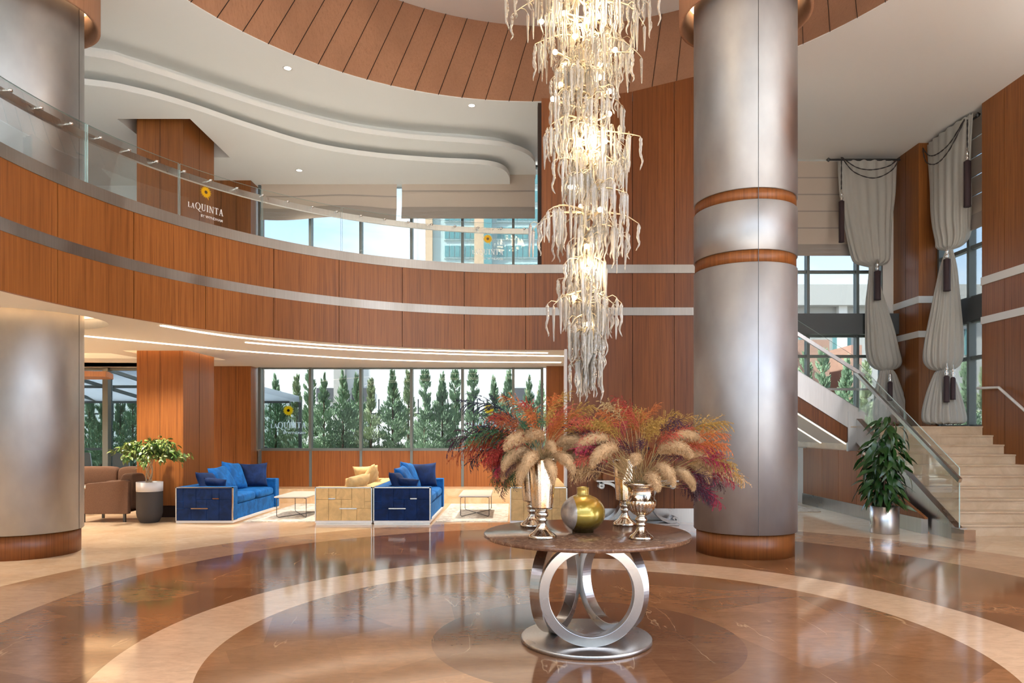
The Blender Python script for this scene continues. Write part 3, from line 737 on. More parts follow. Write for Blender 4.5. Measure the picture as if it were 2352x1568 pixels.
# ------------------------------------------------------------------ outside
st(MB().box(-60, 15.7, -.3, 60, 140, -.02).build('ground_outside', M['ground']), 'pale paving outside the windows', 'ground')
ow = empty('garden_wall', (0, 23, 0), 'long white garden wall behind the conifers', 'wall')
MB().box(-22, 23, 0, 30, 23.3, .95).build('low_wall', M['walloutside'], ow)
fn = empty('railing_fence', (0, 22.9, .95), 'black metal railing fence behind the conifers', 'fence')
b = MB()
x = -22
while x < 12: b.box(x, 22.9, .5, x+.035, 22.93, 2.55); x += .32
tag(b.build('upright_bars', M['fence'], fn), kind='stuff')
MB().box(-22, 22.89, 2.05, 12, 22.93, 2.10).box(-22, 22.89, .95, 12, 22.93, 1.02).build('rail', M['fence'], fn)
nb = empty('low_building', (0, 29, 0), 'plain white building behind the conifers with dark square windows', 'building')
MB().box(-24, 29, 0, 11, 36, 6.2).build('wall', M['walloutside'], nb)
for px0, px1 in ((728, 768), (809, 853), (1180, 1216)):
    a, c = (px0-1180)/1620*29, (px1-1180)/1620*29
    MB().box(a, 28.9, 2.72, c, 29.02, 3.28).build('window', M['darkwin'], nb)
MB().box((772-1180)/1620*29, 28.6, 0, (797-1180)/1620*29, 29, 6.2).build('pilaster', M['ground'], nb)
# small glazed pavilion at the left of the windows
pv = empty('garden_pavilion', (-9, 19, 0), 'glazed garden pavilion with a sloping grey roof', 'pavilion')
b = MB()
for x, y in ((-5.75, 19.0), (-7.1, 19.0), (-8.3, 19.0), (-10.0, 19.0), (-12, 19), (-14, 19)): b.box(x-.04, y-.04, 0, x+.04, y+.04, 2.35)
b.box(-14, 18.96, 1.0, -5.75, 19.02, 1.06)
b.build('post', M['frame'], pv)
M['pavglass'] = glass('grey_pavilion_glass', (.62, .68, .68), .4)
for xa, xb in ((-7.06, -5.79), (-8.26, -7.14), (-9.96, -8.34), (-11.96, -10.04), (-13.96, -12.04)): MB().box(xa, 19, 0, xb, 19.012, 2.3).build('pane', M['pavglass'], pv)
MB().add([(-16, 17.2, 3.4), (-9.0, 17.2, 3.35), (-5.75, 18.9, 2.45), (-16, 18.9, 2.45), (-16, 17.2, 3.25), (-9.0, 17.2, 3.2), (-5.75, 18.9, 2.3), (-16, 18.9, 2.3)],
         [(0, 1, 2, 3), (7, 6, 5, 4), (2, 6, 7, 3), (1, 5, 6, 2)]).build('roof', translucent(mat('roof_grey', (.70, .74, .78), .5), .6), pv)
b = MB()
for k in range(5): b.bar((-15+1.4*k, 16.2, 2.95), (-14+1.4*k, 18.9, 2.35), .06, .08)
b.bar((-16, 17.6, 2.62), (-8, 17.6, 2.62), .05, .07).bar((-16, 18.9, 2.32), (-6, 18.9, 2.32), .06, .12)
b.build('rafter', M['frame'], pv)
for k, px in enumerate((205, 290)):
    q = P(px, 1060, 17.0)
    ch = empty('terrace_chair', (q.x, 17.0, 0), 'white terrace chair outside, '+('nearest the steel column' if k == 0 else 'beside the potted tree'), 'chair')
    MB().box(-.24, -.22, .42, .24, .22, .45).build('seat', M['whiteplastic'], ch, world=False)
    MB().add([(-.25, -.24, .45), (.25, -.24, .45), (.21, -.30, 1.0), (-.21, -.30, 1.0), (-.25, -.27, .45), (.25, -.27, .45), (.21, -.33, 1.0), (-.21, -.33, 1.0)], [(0, 1, 2, 3), (7, 6, 5, 4), (0, 4, 5, 1), (1, 5, 6, 2), (2, 6, 7, 3), (3, 7, 4, 0)]).build('backrest', M['whiteplastic'], ch, world=False)
    for sx_ in (-.2, .2):
        for sy in (-.18, .18): MB().box(sx_-.015, sy-.015, 0, sx_+.015, sy+.015, .42).build('leg', M['whiteplastic'], ch, world=False)

# conifers
def conifer_mesh(seed, h=1.0, r=.22, n=7500, m='thuja'):
    rg = random.Random(seed); b = MB()
    clumps = []
    for i in range(130):
        z = rg.random()**1.15; rr_ = r*(1-z)**.62*(.8+.35*sin(z*9+seed)); a = rg.uniform(0, 2*pi)
        clumps.append((z*.96+.03, rr_, a))
    for i in range(n):
        z, rr_, a = rg.choice(clumps)
        t = rg.uniform(.15, 1)
        a2 = a+rg.gauss(0, .20); q = rr_*t
        p = Vector((q*cos(a2), q*sin(a2), z+.045*t+rg.gauss(0, .012)))
        s = rg.uniform(.0045, .0095)
        d = Vector((cos(a2)*.6, sin(a2)*.6, 1)).normalized(); sd = Vector((rg.gauss(0, 1), rg.gauss(0, 1), rg.gauss(0, .3))).normalized()
        b.add([p-sd*s, p+sd*s, p+d*s*4.0], [(0, 1, 2)])
    return b
con = []
for k in range(3):
    r_ = empty('conifer', (0, 40, 0), 'x', 'tree', 'conifers outside the lower windows')
    conifer_mesh(k+3).build('foliage', M['thuja' if k != 1 else 'thuja2'], r_, world=False)
    MB().tube([(0, 0, 0), (0, 0, .9)], [.02, .004], 6).build('trunk', M['barkdark'], r_, world=False)
    con.append(r_)
index_kids()
trees = [(633, 868, 21.5), (682, 872, 21.3), (712, 862, 20.5), (744, 866, 20.0), (788, 858, 20.6), (820, 868, 21.4), (852, 880, 20.4), (902, 858, 20.6), (938, 862, 21.2),
         (976, 860, 20.2), (1016, 866, 20.6), (1045, 860, 21.2), (1087, 858, 20.4), (1135, 874, 20.8), (1168, 858, 20.4), (1215, 872, 21.0), (1243, 880, 21.5),
         (205, 890, 21.2), (232, 900, 20.4), (276, 896, 20.4), (305, 888, 21.4), (1850, 822, 21.5), (1890, 815, 21), (1945, 830, 22), (2222, 835, 21.5), (2260, 850, 22), (1990, 840, 21)]
for i, (px, py, D) in enumerate(trees):
    q = P(px, py, D); s = q.z
    k = R.randrange(3); a = R.uniform(0, 6.28)
    if i < 3: t = con[i]; t.location = (q.x, D, 0); t.rotation_euler[2] = a
    else: t = copy_thing(con[k], (q.x, D, 0), a)
    t.scale = (s*.92, s*.92, s) if px > 400 else (s*.9, s*.9, s)
    if 420 < px < 1400: lab = 'slim green conifer in the row outside the lower windows'
    elif px < 420: lab = 'dense conifer seen through the glazed corner'
    else: lab = 'conifer outside the stair windows'
    t['label'] = lab; t['group'] = lab.replace('slim green conifer', 'conifers').replace('dense conifer', 'conifers').replace('conifer outside', 'conifers outside')
bpy.context.view_layer.update()

# tower and other buildings seen through the upper and right windows
tw = empty('tower_building', (0, 60, 0), 'tall teal glass tower seen through the upstairs windows', 'building')
x0, x1 = P(978, 0, 60).x, 12
MB().box(x0, 60, 0, x1, 74, 38).build('wall', M['towerwall'], tw)
MB().box(P(1090, 0, 60).x, 59.6, 0, P(1112, 0, 60).x, 60, 38).build('brown_panel', M['towerbrown'], tw)
MB().box(P(1112, 0, 60).x, 59.4, 0, P(1130, 0, 60).x, 60, 38).build('glass_shaft', M['towerglass'], tw)
MB().box(x0, 59.7, 0, P(994, 0, 60).x, 60, 38).build('brown_panel', M['towerbrown'], tw)
b = MB(); bl = MB()
for fl in range(11):
    z = 13.2+fl*1.55
    for px in list(range(1022, 1090, 12))+list(range(1142, 1262, 12)):
        xa = P(px, 0, 60).x; b.box(xa, 59.85, z, xa+.36, 60, z+.95); bl.box(xa-.06, 59.9, z-.12, xa+.40, 60, z+1.05)
tag(b.build('window_glass', M['towerglass'], tw), kind='stuff'); tag(bl.build('window_frame', M['towerlight'], tw), kind='stuff')
ob = empty('office_building', (20, 38, 0), 'long white flat-roofed building seen through the stair windows', 'building')
MB().box(12.5, 38, 0, 60, 50, 9.1).box(12.5, 37.4, 8.2, 60, 38, 9.3).build('wall', M['officewall'], ob)
for px in (1835, 1912, 1938, 2215): 
    xa = P(px, 0, 38).x; MB().box(xa, 37.92, 5.6, xa+.35, 38.02, 7.0).build('window', M['towerglass'], ob)
xa = P(1921, 0, 38).x; MB().box(xa, 37.7, 0, xa+.45, 38, 8.6).build('pilaster', M['trimwhite'], ob)
bk = empty('brick_house', (15, 30, 0), 'low red brick house seen through the lower stair windows', 'building')
MB().box(P(1815, 0, 30).x, 30, 0, P(1905, 0, 30).x, 34, 5.4).box(P(1960, 0, 30).x, 30.2, 0, P(1985, 0, 30).x, 34, 5.2).build('wall', M['brickred'], bk)

# ------------------------------------------------------------------ lounge furniture
def pillow(w_, h_, t, seed=0):
    """soft square cushion standing in the xz plane, thickness along y, centre at origin"""
    rg = random.Random(seed); n = 12; b = MB(); vs = []; idx = {}
    ph = [rg.uniform(0, 6) for _ in range(4)]
    for side in (1, -1):
        for j in range(n+1):
            for i in range(n+1):
                u, v = -1+2*i/n, -1+2*j/n
                edge = max(abs(u), abs(v)) > .999
                if edge and side < 0: idx[(side, i, j)] = idx[(1, i, j)]; continue
                pin = 1-.10*(1-abs(u)**2)*abs(v)**3*1.0
                x = u*w_/2*(1-.09*(1-v*v)**0*(abs(u)**6)*(1-v*v)); z = v*h_/2*(1-.09*(abs(v)**6)*(1-u*u))
                th = t/2*((1-u**4)*(1-v**4))**.55*(1+.10*sin(3*u+ph[0])*cos(2.6*v+ph[1]))
                idx[(side, i, j)] = len(vs); vs.append((x, side*th, z))
    fs = []
    for side in (1, -1):
        for j in range(n):
            for i in range(n):
                q = [idx[(side, i, j)], idx[(side, i+1, j)], idx[(side, i+1, j+1)], idx[(side, i, j+1)]]
                fs.append(tuple(q[::-1] if side > 0 else q))
    return b.add(vs, fs, True)
def softbox(b, x0, y0, z0, x1, y1, z1, n=8, p=.10):
    """box with domed top and rounded sides (a seat cushion)"""
    cx, cy, cz = (x0+x1)/2, (y0+y1)/2, (z0+z1)/2; hx, hy, hz = (x1-x0)/2, (y1-y0)/2, (z1-z0)/2
    nu, nv = 40, 12; vs = []
    def se(c, e): return math.copysign(abs(c)**e, c)
    for j in range(nv+1):
        v = -pi/2+pi*j/nv
        for i in range(nu):
            u = 2*pi*i/nu
            vs.append((cx+hx*se(cos(v), .32)*se(cos(u), .22), cy+hy*se(cos(v), .32)*se(sin(u), .22), cz+hz*se(sin(v), .55)))
    fs = [(j*nu+i, j*nu+(i+1) % nu, (j+1)*nu+(i+1) % nu, (j+1)*nu+i) for j in range(nv) for i in range(nu)]
    return b.add(vs, fs, True)
def sofa(x, y, ml, md, lab, flip=1, W=.93, L=2.26):
    """flip=1 opens towards +x (arm end faces the camera)"""
    r = empty('sofa', (x, y, 0), lab, 'sofa', 'patchwork velvet sofas')
    X = (lambda v: v) if flip > 0 else (lambda v: W-v)
    def bx(b, x0, y0, z0, x1, y1, z1): a, c = sorted((X(x0), X(x1))); b.box(a, y0, z0, c, y1, z1); return b
    bx(MB(), .01, .01, 0, W-.01, L-.01, .02).build('base', M['chrome'], r, world=False)
    bx(MB(), 0, 0, .02, W, L, .055).build('base', M['trimwhite'], r, world=False)
    bx(MB(), 0, 0, .055, .20, L, .60).build('back_frame', ml, r, world=False, bevel=.012)
    bx(MB(), .20, .02, .055, W, .20, .60).build('armrest', ml, r, world=False, bevel=.012)
    bx(MB(), .20, L-.20, .055, W, L, .60).build('armrest', ml, r, world=False, bevel=.012)
    bx(MB(), .20, .20, .055, W-.03, L-.20, .30).build('seat_base', ml, r, world=False, bevel=.01)
    for k in range(2):
        y0 = .205+k*(L-.41)/2; b = MB(); a, c = sorted((X(.20), X(W-.01))); softbox(b, a, y0, .29, c, y0+(L-.41)/2-.008, .46); b.build('seat_cushion', ml, r, world=False)
    # chrome surround and patchwork tiles on the end facing the lobby
    b = MB(); bx(b, 0, -.012, .055, .016, .02, .60); bx(b, W-.016, -.012, .055, W, .02, .60); bx(b, 0, -.012, .586, W, .02, .60)
    b.build('chrome_edge', M['chrome'], r, world=False)
    tiles = [(.0, .12, .37, .60), (.12, .35, .255, .60), (.35, .64, .40, .60), (.64, .77, .40, .60), (.77, 1, .40, .60), (0, .12, .255, .37), (0, .26, .055, .255), (.26, .54, .055, .255), (.35, .54, .255, .40), (.54, .77, .055, .40), (.77, 1, .055, .40)]
    e = MB()
    for k, (a, c, z0, z1) in enumerate(tiles):
        x0_, x1_ = .016+a*(W-.032)+.002, .016+c*(W-.032)-.002
        bx(e, x0_, -.008, z0+.002, x1_, .021, min(z1, .586)-.002)
    e.build('patchwork_panel', md, r, world=False, bevel=.004)
    for a, c, z in ((.26, .57, .243), (.65, .77, .405)):
        bx(MB(), .016+a*(W-.032), -.014, z, .016+c*(W-.032), -.004, z+.018).build('metal_inlay', M['chrome'], r, world=False)
    return r
S1 = (-5.50, 11.48); S2 = (-3.235, 11.48); S3 = (-2.285, 11.48); S4 = (-.06, 11.48)
sofa(*S1, M['blue'], M['navy'], 'blue velvet sofa standing alone beside the square pillar')
sofa(*S2, M['cream'], M['cream'], 'cream velvet sofa standing back to back with a blue one', -1)
sofa(*S3, M['blue'], M['navy'], 'blue velvet sofa standing back to back with a cream one')
sofa(*S4, M['cream'], M['cream'], 'cream velvet sofa partly hidden behind the silver vases', -1)
def cushion(x, y, z, m, lab, w_=.46, h_=.44, t=.17, tilt=20, rz=90, roll=0, grp='blue sofa cushions', seed=0):
    o = pillow(w_, h_, t, seed).build('cushion', m); o.rotation_mode = 'XYZ'
    o.location = (x, y, z); o.rotation_euler = (radians(-tilt), radians(roll), radians(rz))
    return tag(o, lab, 'cushion', grp)
def blue_set(x, y, where):
    cushion(x+.34, y+.44, .63, M['navy'], 'dark blue cushion nearest the lobby on the blue sofa '+where, .48, .42, .17, 28, 82, 4, seed=1)
    cushion(x+.50, y+.34, .58, M['navy'], 'small navy cushion leaning on the near armrest of the blue sofa '+where, .36, .34, .14, -32, 12, 6, seed=2)
    cushion(x+.38, y+.92, .67, M['blue'], 'large blue cushion in the middle of the blue sofa '+where, .54, .50, .18, 30, 84, -3, seed=3)
    cushion(x+.40, y+1.42, .69, M['blue'], 'tall bright blue cushion beyond the middle of the blue sofa '+where, .54, .56, .18, 24, 80, 6, seed=4)
    cushion(x+.58, y+1.86, .68, M['navy'], 'dark navy cushion against the far armrest of the blue sofa '+where, .50, .46, .16, 12, 14, -2, seed=5)
blue_set(*S1, 'by the pillar'); blue_set(*S3, 'backing the cream one')
cx, cy = S2
cushion(cx+.56, cy+.62, .56, M['cream'], 'cream cushion lying low near the front of the cream sofa', .44, .40, .16, -35, 84, 4, 'cream sofa cushions', 6)
cushion(cx+.60, cy+.30, .60, M['cream'], 'plump cream cushion nearest the lobby on the cream sofa', .50, .40, .2, -30, 60, -6, 'cream sofa cushions', 7)
cushion(cx+.46, cy+1.86, .65, M['cream'], 'square cream cushion against the far armrest of the cream sofa', .50, .44, .16, 16, 170, 4, 'cream sofa cushions', 8)
cushion(cx+.62, cy+1.35, .68, M['cream'], 'tilted cream cushion on the back of the cream sofa', .50, .42, .18, -30, 95, 16, 'cream sofa cushions', 9)
cushion(S4[0]+.30, S4[1]+1.9, .66, M['cream'], 'cream cushion on the sofa behind the silver vases', .62, .42, .16, 10, 180, 0, 'cream sofa cushions', 10)

def coffee_table(x0, y0, x1, y1, h, lab):
    r = empty('coffee_table', ((x0+x1)/2, (y0+y1)/2, .012), lab, 'table', 'wire-legged coffee tables')
    w2, l2 = (x1-x0)/2, (y1-y0)/2; h -= .012
    MB().box(-w2, -l2, h-.022, w2, l2, h).build('table_top', M['tabletop'], r, world=False, bevel=.003)
    fr = .006; ins = .035
    for a, c in (((-1, -1), (1, 1)), ((-1, 1), (1, -1))):
        p = [(a[0]*(w2-ins)*.85, a[1]*(l2-ins), h-.028), (a[0]*(w2-ins), a[1]*(l2-ins), h-.045), (a[0]*(w2-ins), a[1]*(l2-ins), .03), (a[0]*(w2-ins)*.92, a[1]*(l2-ins)*.92, .008),
             (0, 0, .008), (c[0]*(w2-ins)*.92, c[1]*(l2-ins)*.92, .008), (c[0]*(w2-ins), c[1]*(l2-ins), .03), (c[0]*(w2-ins), c[1]*(l2-ins), h-.045), (c[0]*(w2-ins)*.85, c[1]*(l2-ins), h-.028)]
        MB().tube(p, fr, 6).build('wire_leg', M['dark_metal'], r, world=False)
    for sx_ in (-1, 1):
        for sy in (-.5, .5):
            pass
    b = MB()
    b.box(-w2+ins, -l2+ins-.006, h-.032, w2-ins, -l2+ins+.006, h-.022).box(-w2+ins, l2-ins-.006, h-.032, w2-ins, l2-ins+.006, h-.022).box(-w2+ins-.006, -l2+ins, h-.032, -w2+ins+.006, l2-ins, h-.022).box(w2-ins-.006, -l2+ins, h-.032, w2-ins+.006, l2-ins, h-.022)
    b.build('top_rail', M['dark_metal'], r, world=False)
    return r
coffee_table(-4.13, 12.15, -3.55, 13.25, .385, 'pale topped wire coffee table between the blue sofa and the cream sofa')
coffee_table(-.965, 12.3, -.395, 13.5, .385, 'pale topped wire coffee table standing right of the two joined sofas')
def rug(x0, y0, x1, y1, lab):
    b = MB(); n = 60
    b.box(x0, y0, 0, x1, y1, .010)
    for k in range(n):
        x = x0+(x1-x0)*k/n; b.box(x, y0-.03, .0, x+(x1-x0)/n*.5, y0, .006)
    tag(b.build('rug', M['rug']), lab, 'rug')
rug(-4.50, 11.75, -3.26, 14.6, 'pale worn rug between the lone blue sofa and the cream sofa')
rug(-1.30, 11.75, -.10, 14.6, 'pale worn rug between the joined blue sofa and the vases')

# brown armchair and sofa in the corner
def legs(r, pts, h, s=.035):
    for x, y in pts: MB().box(x-s/2, y-s/2, 0, x+s/2, y+s/2, h).build('leg', M['dark_metal'], r, world=False)
r = empty('armchair', (-6.80, 11.99, 0), 'brown wool armchair turned sideways beside the black and white planter', 'armchair')
def armpoly(b, y0, y1):
    pr = [(-.42, .14), (-.42, .42), (-.40, .44), (-.30, .44), (-.285, .62), (-.26, .645), (.38, .70), (.42, .68), (.42, .14)]
    n = len(pr); vs = [(x, y0, z) for x, z in pr]+[(x, y1, z) for x, z in pr]
    b.add(vs, [tuple(range(n))[::-1], tuple(range(n, 2*n))]+[(i, (i+1) % n, (i+1) % n+n, i+n) for i in range(n)])
    return b
armpoly(MB(), -.33, -.23).build('armrest', M['brownfab'], r, world=False, bevel=.02, fixn=True)
armpoly(MB(), .23, .33).build('armrest', M['brownfab'], r, world=False, bevel=.02, fixn=True)
MB().box(-.40, -.23, .14, .30, .23, .26).build('seat_base', M['brownfab'], r, world=False, bevel=.02)
softbox(MB(), -.43, -.225, .26, .28, .225, .43).build('seat_cushion', M['brownfab'], r, world=False)
softbox(MB(), .22, -.23, .2, .44, .23, .80).build('backrest', M['brownfab'], r, world=False)
legs(r, [(-.34, -.28), (.34, -.28), (-.34, .28), (.34, .28)], .14)
r = empty('brown_sofa', (-8.0, 14.1, 0), 'long brown wool sofa in front of the glazed corner', 'sofa')
MB().box(-.95, -.35, .14, .95, .35, .28).build('seat_base', M['brownfab'], r, world=False, bevel=.02)
for k in range(2):
    softbox(MB(), -.94+k*.94, -.40, .27, -.01+k*.94, .22, .44).build('seat_cushion', M['brownfab'], r, world=False)
    softbox(MB(), -.94+k*.94, .12, .38, -.01+k*.94, .36, .80).build('back_cushion', M['brownfab'], r, world=False)
MB().box(-1.06, -.38, .14, -.95, .36, .62).build('armrest', M['brownfab'], r, world=False, bevel=.03)
MB().box(.95, -.38, .14, 1.06, .36, .62).build('armrest', M['brownfab'], r, world=False, bevel=.03)
legs(r, [(-.9, -.3), (.9, -.3), (-.9, .3), (.9, .3)], .14)
r = empty('side_table', (-8.0, 12.9, 0), 'small round pale side table beside the brown seats', 'table')
MB().lathe([(0, .47), (.30, .47), (.31, .48), (.31, .495), (0, .50)], n=40).build('table_top', M['tabletop'], r, world=False)
MB().lathe([(0, 0), (.18, 0), (.18, .012), (.02, .02), (.02, .47)], n=24).build('pedestal', M['chrome'], r, world=False)

# planter with braided ficus
def leafmesh(l, w_, n=4, droop=.3):
    """single leaf along +x, width in y"""
    b = MB(); vs = []
    for i in range(n+1):
        t = i/n; ww = w_/2*sin(pi*min(1, t*.92+.06))**.8; z = -droop*l*t*t
        vs += [(l*t, -ww, z), (l*t, 0, z-.06*w_), (l*t, ww, z)]
    fs = []
    for i in range(n): a = i*3; fs += [(a, a+3, a+4, a+1), (a+1, a+4, a+5, a+2)]
    return vs, fs
def scatter_leaves(b, items, l, w_, rg, droop=.3):
    vs0, fs0 = leafmesh(l, w_, 4, droop)
    for p, d, s in items:
        d = Vector(d).normalized(); q = d.to_track_quat('X', 'Z') if abs(d.z) < .99 else Vector((.1, 0, 1)).to_track_quat('X', 'Z')
        m = Matrix.Translation(p) @ q.to_matrix().to_4x4() @ Matrix.Rotation(rg.uniform(-.9, .9), 4, 'X') @ Matrix.Scale(s, 4)
        b.add([m @ Vector(v) for v in vs0], fs0, True)
def planter_tree():
    r = empty('potted_tree', (-6.05, 11.72, 0), 'weeping fig with a braided trunk in a black and white planter', 'potted tree')
    MB().lathe([(0, 0), (.135, 0), (.145, .01), (.19, .10), (.20, .16), (.20, .515)], n=48).build('planter_body', M['potblack'], r, world=False)
    MB().lathe([(.20, .515), (.203, .515), (.205, .67), (.185, .67), (.185, .60)], n=48).build('planter_rim', M['potwhite'], r, world=False)
    MB().lathe([(0, .62), (.186, .62)], n=32).build('soil', M['soil'], r, world=False)
    for k in range(6):
        pts = []
        for i in range(25):
            t = i/24; a = 2*pi*(k//2)/3+(1 if k % 2 else -1)*t*4.4; rr_ = .042+.020*t
            pts.append((rr_*cos(a)-.01, rr_*sin(a)*.7, .60+t*.50))
        MB().tube(pts, [.010-.002*i/24 for i in range(25)], 7).build('trunk', M['bark'], r, world=False)
    rg = random.Random(5); tw_ = MB(); items = [[], []]
    tips = []
    for k in range(46):
        a = rg.uniform(0, 2*pi); el = rg.uniform(.25, 1.25)
        L_ = rg.uniform(.25, .52); dx = cos(a)*cos(el)*1.0; dy = sin(a)*cos(el)*.7; dz = sin(el)*.95+.15
        p = Vector((.05*cos(a), .05*sin(a), 1.09)); pts = [p.copy()]
        d = Vector((dx, dy, dz))
        for i in range(9):
            d.z -= .13; p = p+d*L_/6.5; pts.append(p.copy())
            if i > 1:
                for q in range(8): items[rg.random() < .3].append((p+Vector((rg.gauss(0, .03), rg.gauss(0, .03), rg.gauss(0, .025))), (d.x+rg.gauss(0, .6), d.y+rg.gauss(0, .6), -.5+rg.gauss(0, .45)), rg.uniform(.7, 1.2)))
        tw_.tube(pts, [.006-.0055*i/9 for i in range(10)], 5)
    tw_.build('twigs', M['bark'], r, world=False)
    for it, m in zip(items, ('leafol', 'leaf')):
        b = MB(); scatter_leaves(b, it, .075, .034, rg, .35); tag(b.build('leaves', M[m], r, world=False), kind='stuff')
planter_tree()
def corn_plant():
    r = empty('potted_plant', (5.52, 10.5, 0), 'glossy dark green leafy plant in a brushed steel pot beside the stairs', 'potted plant')
    MB().lathe([(0, 0), (.195, 0), (.197, .004), (.197, .395), (.185, .40), (.185, .34)], n=56).build('pot', M['steel'], r, world=False)
    MB().lathe([(0, .35), (.186, .35)], n=32).build('soil', M['soil'], r, world=False)
    rg = random.Random(11); b = MB()
    canes = [(-.06, .02, .95), (.05, -.03, 1.30), (.02, .06, .70), (-.03, -.06, .5)]
    for x, y, h in canes:
        MB().tube([(x*.6, y*.6, .33), (x, y, .33+h*.45), (x*1.2, y*1.2, .33+h)], .016, 8).build('cane', M['barkdark'], r, world=False)
    items = []
    for x, y, h in canes:
        for k in range(int(105*h)):
            z = .46+(h-.06)*rg.random()**.85; a = rg.uniform(0, 2*pi); sp = rg.uniform(.03, .28 if z < 1.4 else .20)
            el = rg.uniform(-1.6, .7)
            items.append((Vector((x+cos(a)*sp*.9, y+sin(a)*sp*.8, z+rg.uniform(-.05, .10))), (cos(a), sin(a), el*.6-.15), rg.uniform(.7, 1.15)))
    scatter_leaves(b, items, .19, .066, rg, .85); tag(b.build('leaves', M['leafdark'], r, world=False), kind='stuff')
corn_plant()

# console table on the flat wall
r = empty('console_table', (1.98, 11.42, 0), 'silver scroll-legged console table against the flat wood wall', 'console table')
MB().box(-.66, -.16, .70, .66, .16, .725).build('table_top', M['steel'], r, world=False, bevel=.004)
MB().box(-.62, -.16, 0, .66, .16, .035).build('foot_plate', M['steel'], r, world=False, bevel=.004)
for s in (-1, 1):
    pts = [(s*.585, .655), (s*.60, .625), (s*.565, .605), (s*.545, .63), (s*.56, .665), (s*.60, .69), (s*.50, .685), (s*.40, .655), (s*.31, .58), (s*.255, .48), (s*.235, .38), (s*.26, .28), (s*.33, .17), (s*.42, .10), (s*.52, .06), (s*.62, .07), (s*.635, .105), (s*.605, .125), (s*.58, .10)]
    sp = smooth_line(pts, 5); b = MB()
    for i in range(len(sp)-1):
        (x0, z0), (x1, z1) = sp[i], sp[i+1]; l = hypot(x1-x0, z1-z0) or 1; nx_, nz_ = -(z1-z0)/l*.022, (x1-x0)/l*.022
        b.add([(x0+nx_, -.13, z0+nz_), (x1+nx_, -.13, z1+nz_), (x1-nx_, -.13, z1-nz_), (x0-nx_, -.13, z0-nz_), (x0+nx_, .13, z0+nz_), (x1+nx_, .13, z1+nz_), (x1-nx_, .13, z1-nz_), (x0-nx_, .13, z0-nz_)],
              [(0, 1, 2, 3), (7, 6, 5, 4), (0, 4, 5, 1), (2, 6, 7, 3)])
    b.build('scroll_leg', M['steel'], r, world=False)
MB().add(*((lambda v: (v, [(0, 1, 2, 3), (7, 6, 5, 4), (0, 4, 5, 1), (1, 5, 6, 2), (2, 6, 7, 3), (3, 7, 4, 0)]))([(-.235, -.05, .16), (.235, -.05, .16), (.235, -.05, .36), (-.235, -.05, .36), (-.235, .05, .16), (.235, .05, .16), (.235, .05, .36), (-.235, .05, .36)]))).build('brace', M['steel'], r, world=False)
cbx = MB().box(1.44, 11.36, .726, 2.55, 11.56, .84)
tag(cbx.build('wooden_tray', M['wood']), 'long orange-brown wooden tray on the silver console table', 'tray')

# ------------------------------------------------------------------ round marble table
TX, TY = .525, 5.11
r = empty('round_table', (TX, TY, 0), 'round brown marble table on three brushed steel rings', 'table')
MB().lathe([(0, 0), (.466, 0), (.470, .004), (.470, .026), (.466, .030), (0, .030)], n=128).build('base_plate', M['steel'], r, world=False)
MB().lathe([(0, .752), (.735, .752), (.741, .757), (.741, .775), (.735, .78), (0, .78)], n=160).build('table_top', M['emperador'], r, world=False)
RO, RI_, RTH = .362, .295, .085
rgm = steel('ring_steel', (.56, .55, .535), .27, .6, (1, 1, 1), .05)
for k in range(3):
    a = radians(-90+120*k+2); b = MB(); n = 96; vs = []
    for i in range(n):
        t = 2*pi*i/n
        for rr_, dd in ((RO, -RTH/2), (RO, RTH/2), (RI_, RTH/2), (RI_, -RTH/2)): vs.append((rr_*cos(t), dd, rr_*sin(t)))
    fs = []
    for i in range(n):
        j = (i+1) % n
        for q in range(4): fs.append((i*4+q, j*4+q, j*4+(q+1) % 4, i*4+(q+1) % 4))
    dist = .235
    m = Matrix.Translation((cos(a)*dist, sin(a)*dist, .030+RO-.001)) @ Matrix.Rotation(a+pi/2, 4, 'Z')
    b.add([m @ Vector(v) for v in vs], fs, False)
    o = b.build('ring_leg', rgm, r, world=False, fixn=True)
    bv = o.modifiers.new('bevel', 'BEVEL'); bv.width = .0025; bv.segments = 2; bv.limit_method = 'ANGLE'
MB().lathe([(0, .74), (.30, .74), (.30, .753), (0, .753)], n=48).build('support_plate', M['steel'], r, world=False)

# vases
def tall_vase(x, y, s, lab):
    r = empty('silver_vase', (x, y, .78), lab, 'vase', 'speckled silver pedestal vases')
    pr = [(0, 0), (.098, 0), (.100, .012), (.092, .024), (.055, .05), (.032, .085), (.024, .115), (.036, .120), (.038, .130), (.026, .138), (.040, .150), (.046, .165), (.040, .180), (.030, .186), (.038, .192), (.038, .200), (.030, .206)]
    MB().lathe([(a*s, z*s) for a, z in pr], n=48).build('pedestal', M['mercury'], r, world=False)
    fl = lambda z, a: .0
    MB().lathe([(a*s, z*s) for a, z in [(.030, .206), (.070, .208), (.074, .214), (.088, .38), (.100, .54), (.103, .542), (.100, .545), (.094, .54), (.07, .25), (.0, .24)]], n=26, smooth=False).build('cup', M['mercury'], r, world=False)
    return r
tall_vase(.195, 4.83, .99, 'tall fluted silver vase nearest the viewer on the marble table')
tall_vase(.14, 5.43, .93, 'tall silver vase standing behind the nearest tall vase')
tall_vase(.866, 5.50, .93, 'tall silver vase standing behind the silver urn')
r = empty('silver_urn', (.866, 4.79, .78), 'short wide-mouthed silver urn on the marble table', 'urn')
MB().lathe([(0, 0), (.080, 0), (.084, .01), (.078, .02), (.045, .045), (.028, .075), (.024, .09), (.034, .094), (.034, .102), (.026, .108), (.036, .118), (.042, .132), (.036, .146), (.028, .150), (.032, .156)], n=48).build('pedestal', M['mercury'], r, world=False)
fl = lambda z, a: (.05*cos(a*24)*max(0, min(1, (.262-z)/.04)) if z > .17 else 0)
